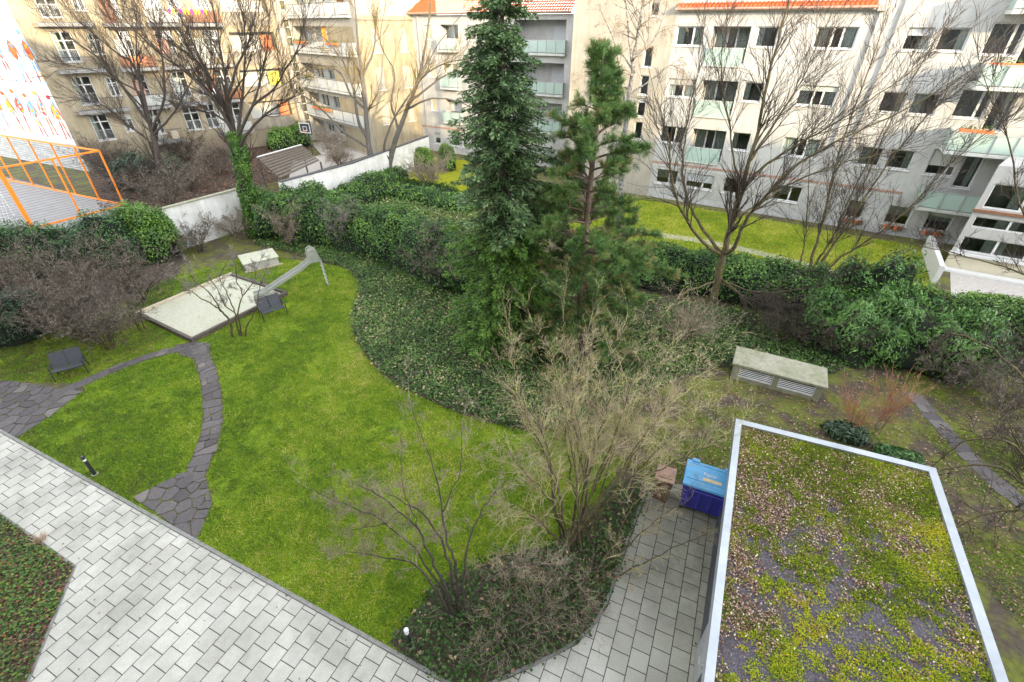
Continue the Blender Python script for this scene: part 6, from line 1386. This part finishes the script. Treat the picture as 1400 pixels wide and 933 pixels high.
# ---- foreground: big lichen-covered thicket
g0 = G(785, 752); Y = g0.y; limbs = []
tg = [(700, 470, 3.2), (735, 455, 3.6), (770, 440, 4.0), (805, 445, 4.2), (850, 452, 4.2), (890, 455, 4.0), (925, 470, 3.6), (960, 500, 3.0), (985, 545, 2.4), (705, 540, 2.0), (745, 520, 2.6), (790, 515, 3.0), (840, 510, 3.0), (880, 520, 2.8), (920, 550, 2.2), (690, 610, 1.0), (730, 600, 1.6), (770, 580, 2.0), (860, 590, 1.8), (810, 600, 1.6), (700, 690, .3), (1000, 590, 2.0)]
for i, (u, v, dY) in enumerate(tg):
    e = at(u, v, Y + dY); s0 = g0 + Vector((random.uniform(-.35, .35), random.uniform(-.3, .4), 0)); m1 = s0.lerp(e, .35) + Vector((0, 0, (e.z) * .16)) + RV(.08); m2 = s0.lerp(e, .7) + Vector((0, 0, e.z * .10)) + RV(.12)
    pts = smooth([s0, m1, m2, e], 5, .025); k = len(pts); r = random.uniform(.02, .045); limbs.append((pts, [r * (1 - .82 * j / (k - 1)) for j in range(k)]))
bare_tree('bare_thicket', 'big pale lichen-covered thicket of bare twigs in the middle foreground', 'shrub', g0, limbs, dict(S_near, wob=.13, n=(3.5, 5.5), ang=(20, 62), rmin=.0027), 24, (.4, 1.3), M['bark_moss'], M['twig_lichen'], 2, t0=.3)
g0 = G(800, 800); Y = g0.y
limbs = [trunk_to(g0, px, Y, .03, .006) for px in ([(830, 775, .3), (870, 735, .9), (905, 705, 1.3), (940, 685, 1.6)], [(840, 790, .1), (880, 770, .3), (930, 745, .6), (970, 730, .8)], [(830, 760, .4), (860, 700, 1), (885, 670, 1.4)], [(770, 790, 0), (735, 800, -.1), (700, 830, -.3), (680, 870, -.6)], [(810, 820, -.1), (790, 850, -.3), (755, 880, -.5), (740, 900, -.6)], [(740, 780, .1), (700, 760, .3), (665, 770, .3)])]
bare_tree('bare_shrub', 'low bare shrub with branches hanging over the alley slabs by the shed', 'shrub', g0, limbs, S_near, [14, 12, 12, 12, 12, 10], (.25, .7), M['bark_moss'], M['twig_lichen'], 2, t0=.25)
for u, v, lab in ((690, 880, 'dark tangled shrub at the tip of the shrub bed'), (735, 850, 'dark tangled shrub in the middle of the shrub bed'), (775, 830, 'dark tangled shrub beside the alley slabs')):
    shrub('bare_shrub', lab, G(u, v), 10, .9, 1.0, dict(S_near, up=-.02, wob=.10, n=(2, 3.5), rmin=.003), M['bark'], M['twig_tan'], 2, 4, .010, (.3, .85), 'dark tangled shrubs in the shrub bed')
# tuft of dry grass at the paving edge
P0 = G(57, 740); n = 160; tgr = thing('dry_grass_tuft', 'tuft of dry blond grass at the edge of the planting bed', 'grass tuft', P0)
bs = np.c_[rng.normal(size=(n, 2)) * .05, np.zeros(n)]; dd_ = unit(np.c_[rng.normal(size=(n, 2)) * .7, np.ones(n)]); L_ = rng.uniform(.15, .35, n)[:, None]
link('blades', leaf_mesh('blades', bs + dd_ * L_ / 2, dd_, rdir(n), L_[:, 0], .008, np.full(n, .75) + .1 * rng.normal(size=n)), M['litter'], tgr)

# =================================================================== LIGHT, SKY, CAMERA
EL, sx, sy = R(SUN_EL), .536, -.843
w = bpy.data.worlds.new('World'); scene.world = w; w.use_nodes = True; nt = w.node_tree
sky = nt.nodes.new('ShaderNodeTexSky'); sky.sky_type = 'NISHITA'; sky.sun_disc = False
sky.sun_elevation = EL; sky.sun_rotation = math.atan2(sx, sy); sky.air_density = 1.0; sky.dust_density = .6; sky.ozone_density = 1.0
hs = nt.nodes.new('ShaderNodeHueSaturation'); hs.inputs['Saturation'].default_value = .22
nt.links.new(sky.outputs[0], hs.inputs['Color']); nt.links.new(hs.outputs[0], nt.nodes['Background'].inputs['Color']); nt.nodes['Background'].inputs['Strength'].default_value = SKY
sd_ = bpy.data.lights.new('sun', 'SUN'); sd_.energy = SUN; sd_.angle = R(.6); sd_.color = (.47, .365, .215)
so = bpy.data.objects.new('sun', sd_); COL.objects.link(so)
so.rotation_euler = Vector((sx * math.cos(EL), sy * math.cos(EL), math.sin(EL))).to_track_quat('Z', 'Y').to_euler()
cd = bpy.data.cameras.new('camera'); co = bpy.data.objects.new('camera', cd); COL.objects.link(co)
cd.sensor_width = 36; cd.lens = FOC / 1400 * 36; cd.clip_end = 2000; cd.clip_start = .1
co.location = (0, 0, H); co.rotation_euler = (R(90) - PITCH, 0, 0); scene.camera = co
scene.view_settings.view_transform = 'Standard'; scene.view_settings.look = 'None'; scene.view_settings.gamma = 1; scene.view_settings.exposure = EXPO
scene.render.engine = 'CYCLES'; scene.cycles.max_bounces = 6; scene.cycles.diffuse_bounces = 3; scene.cycles.transparent_max_bounces = 8
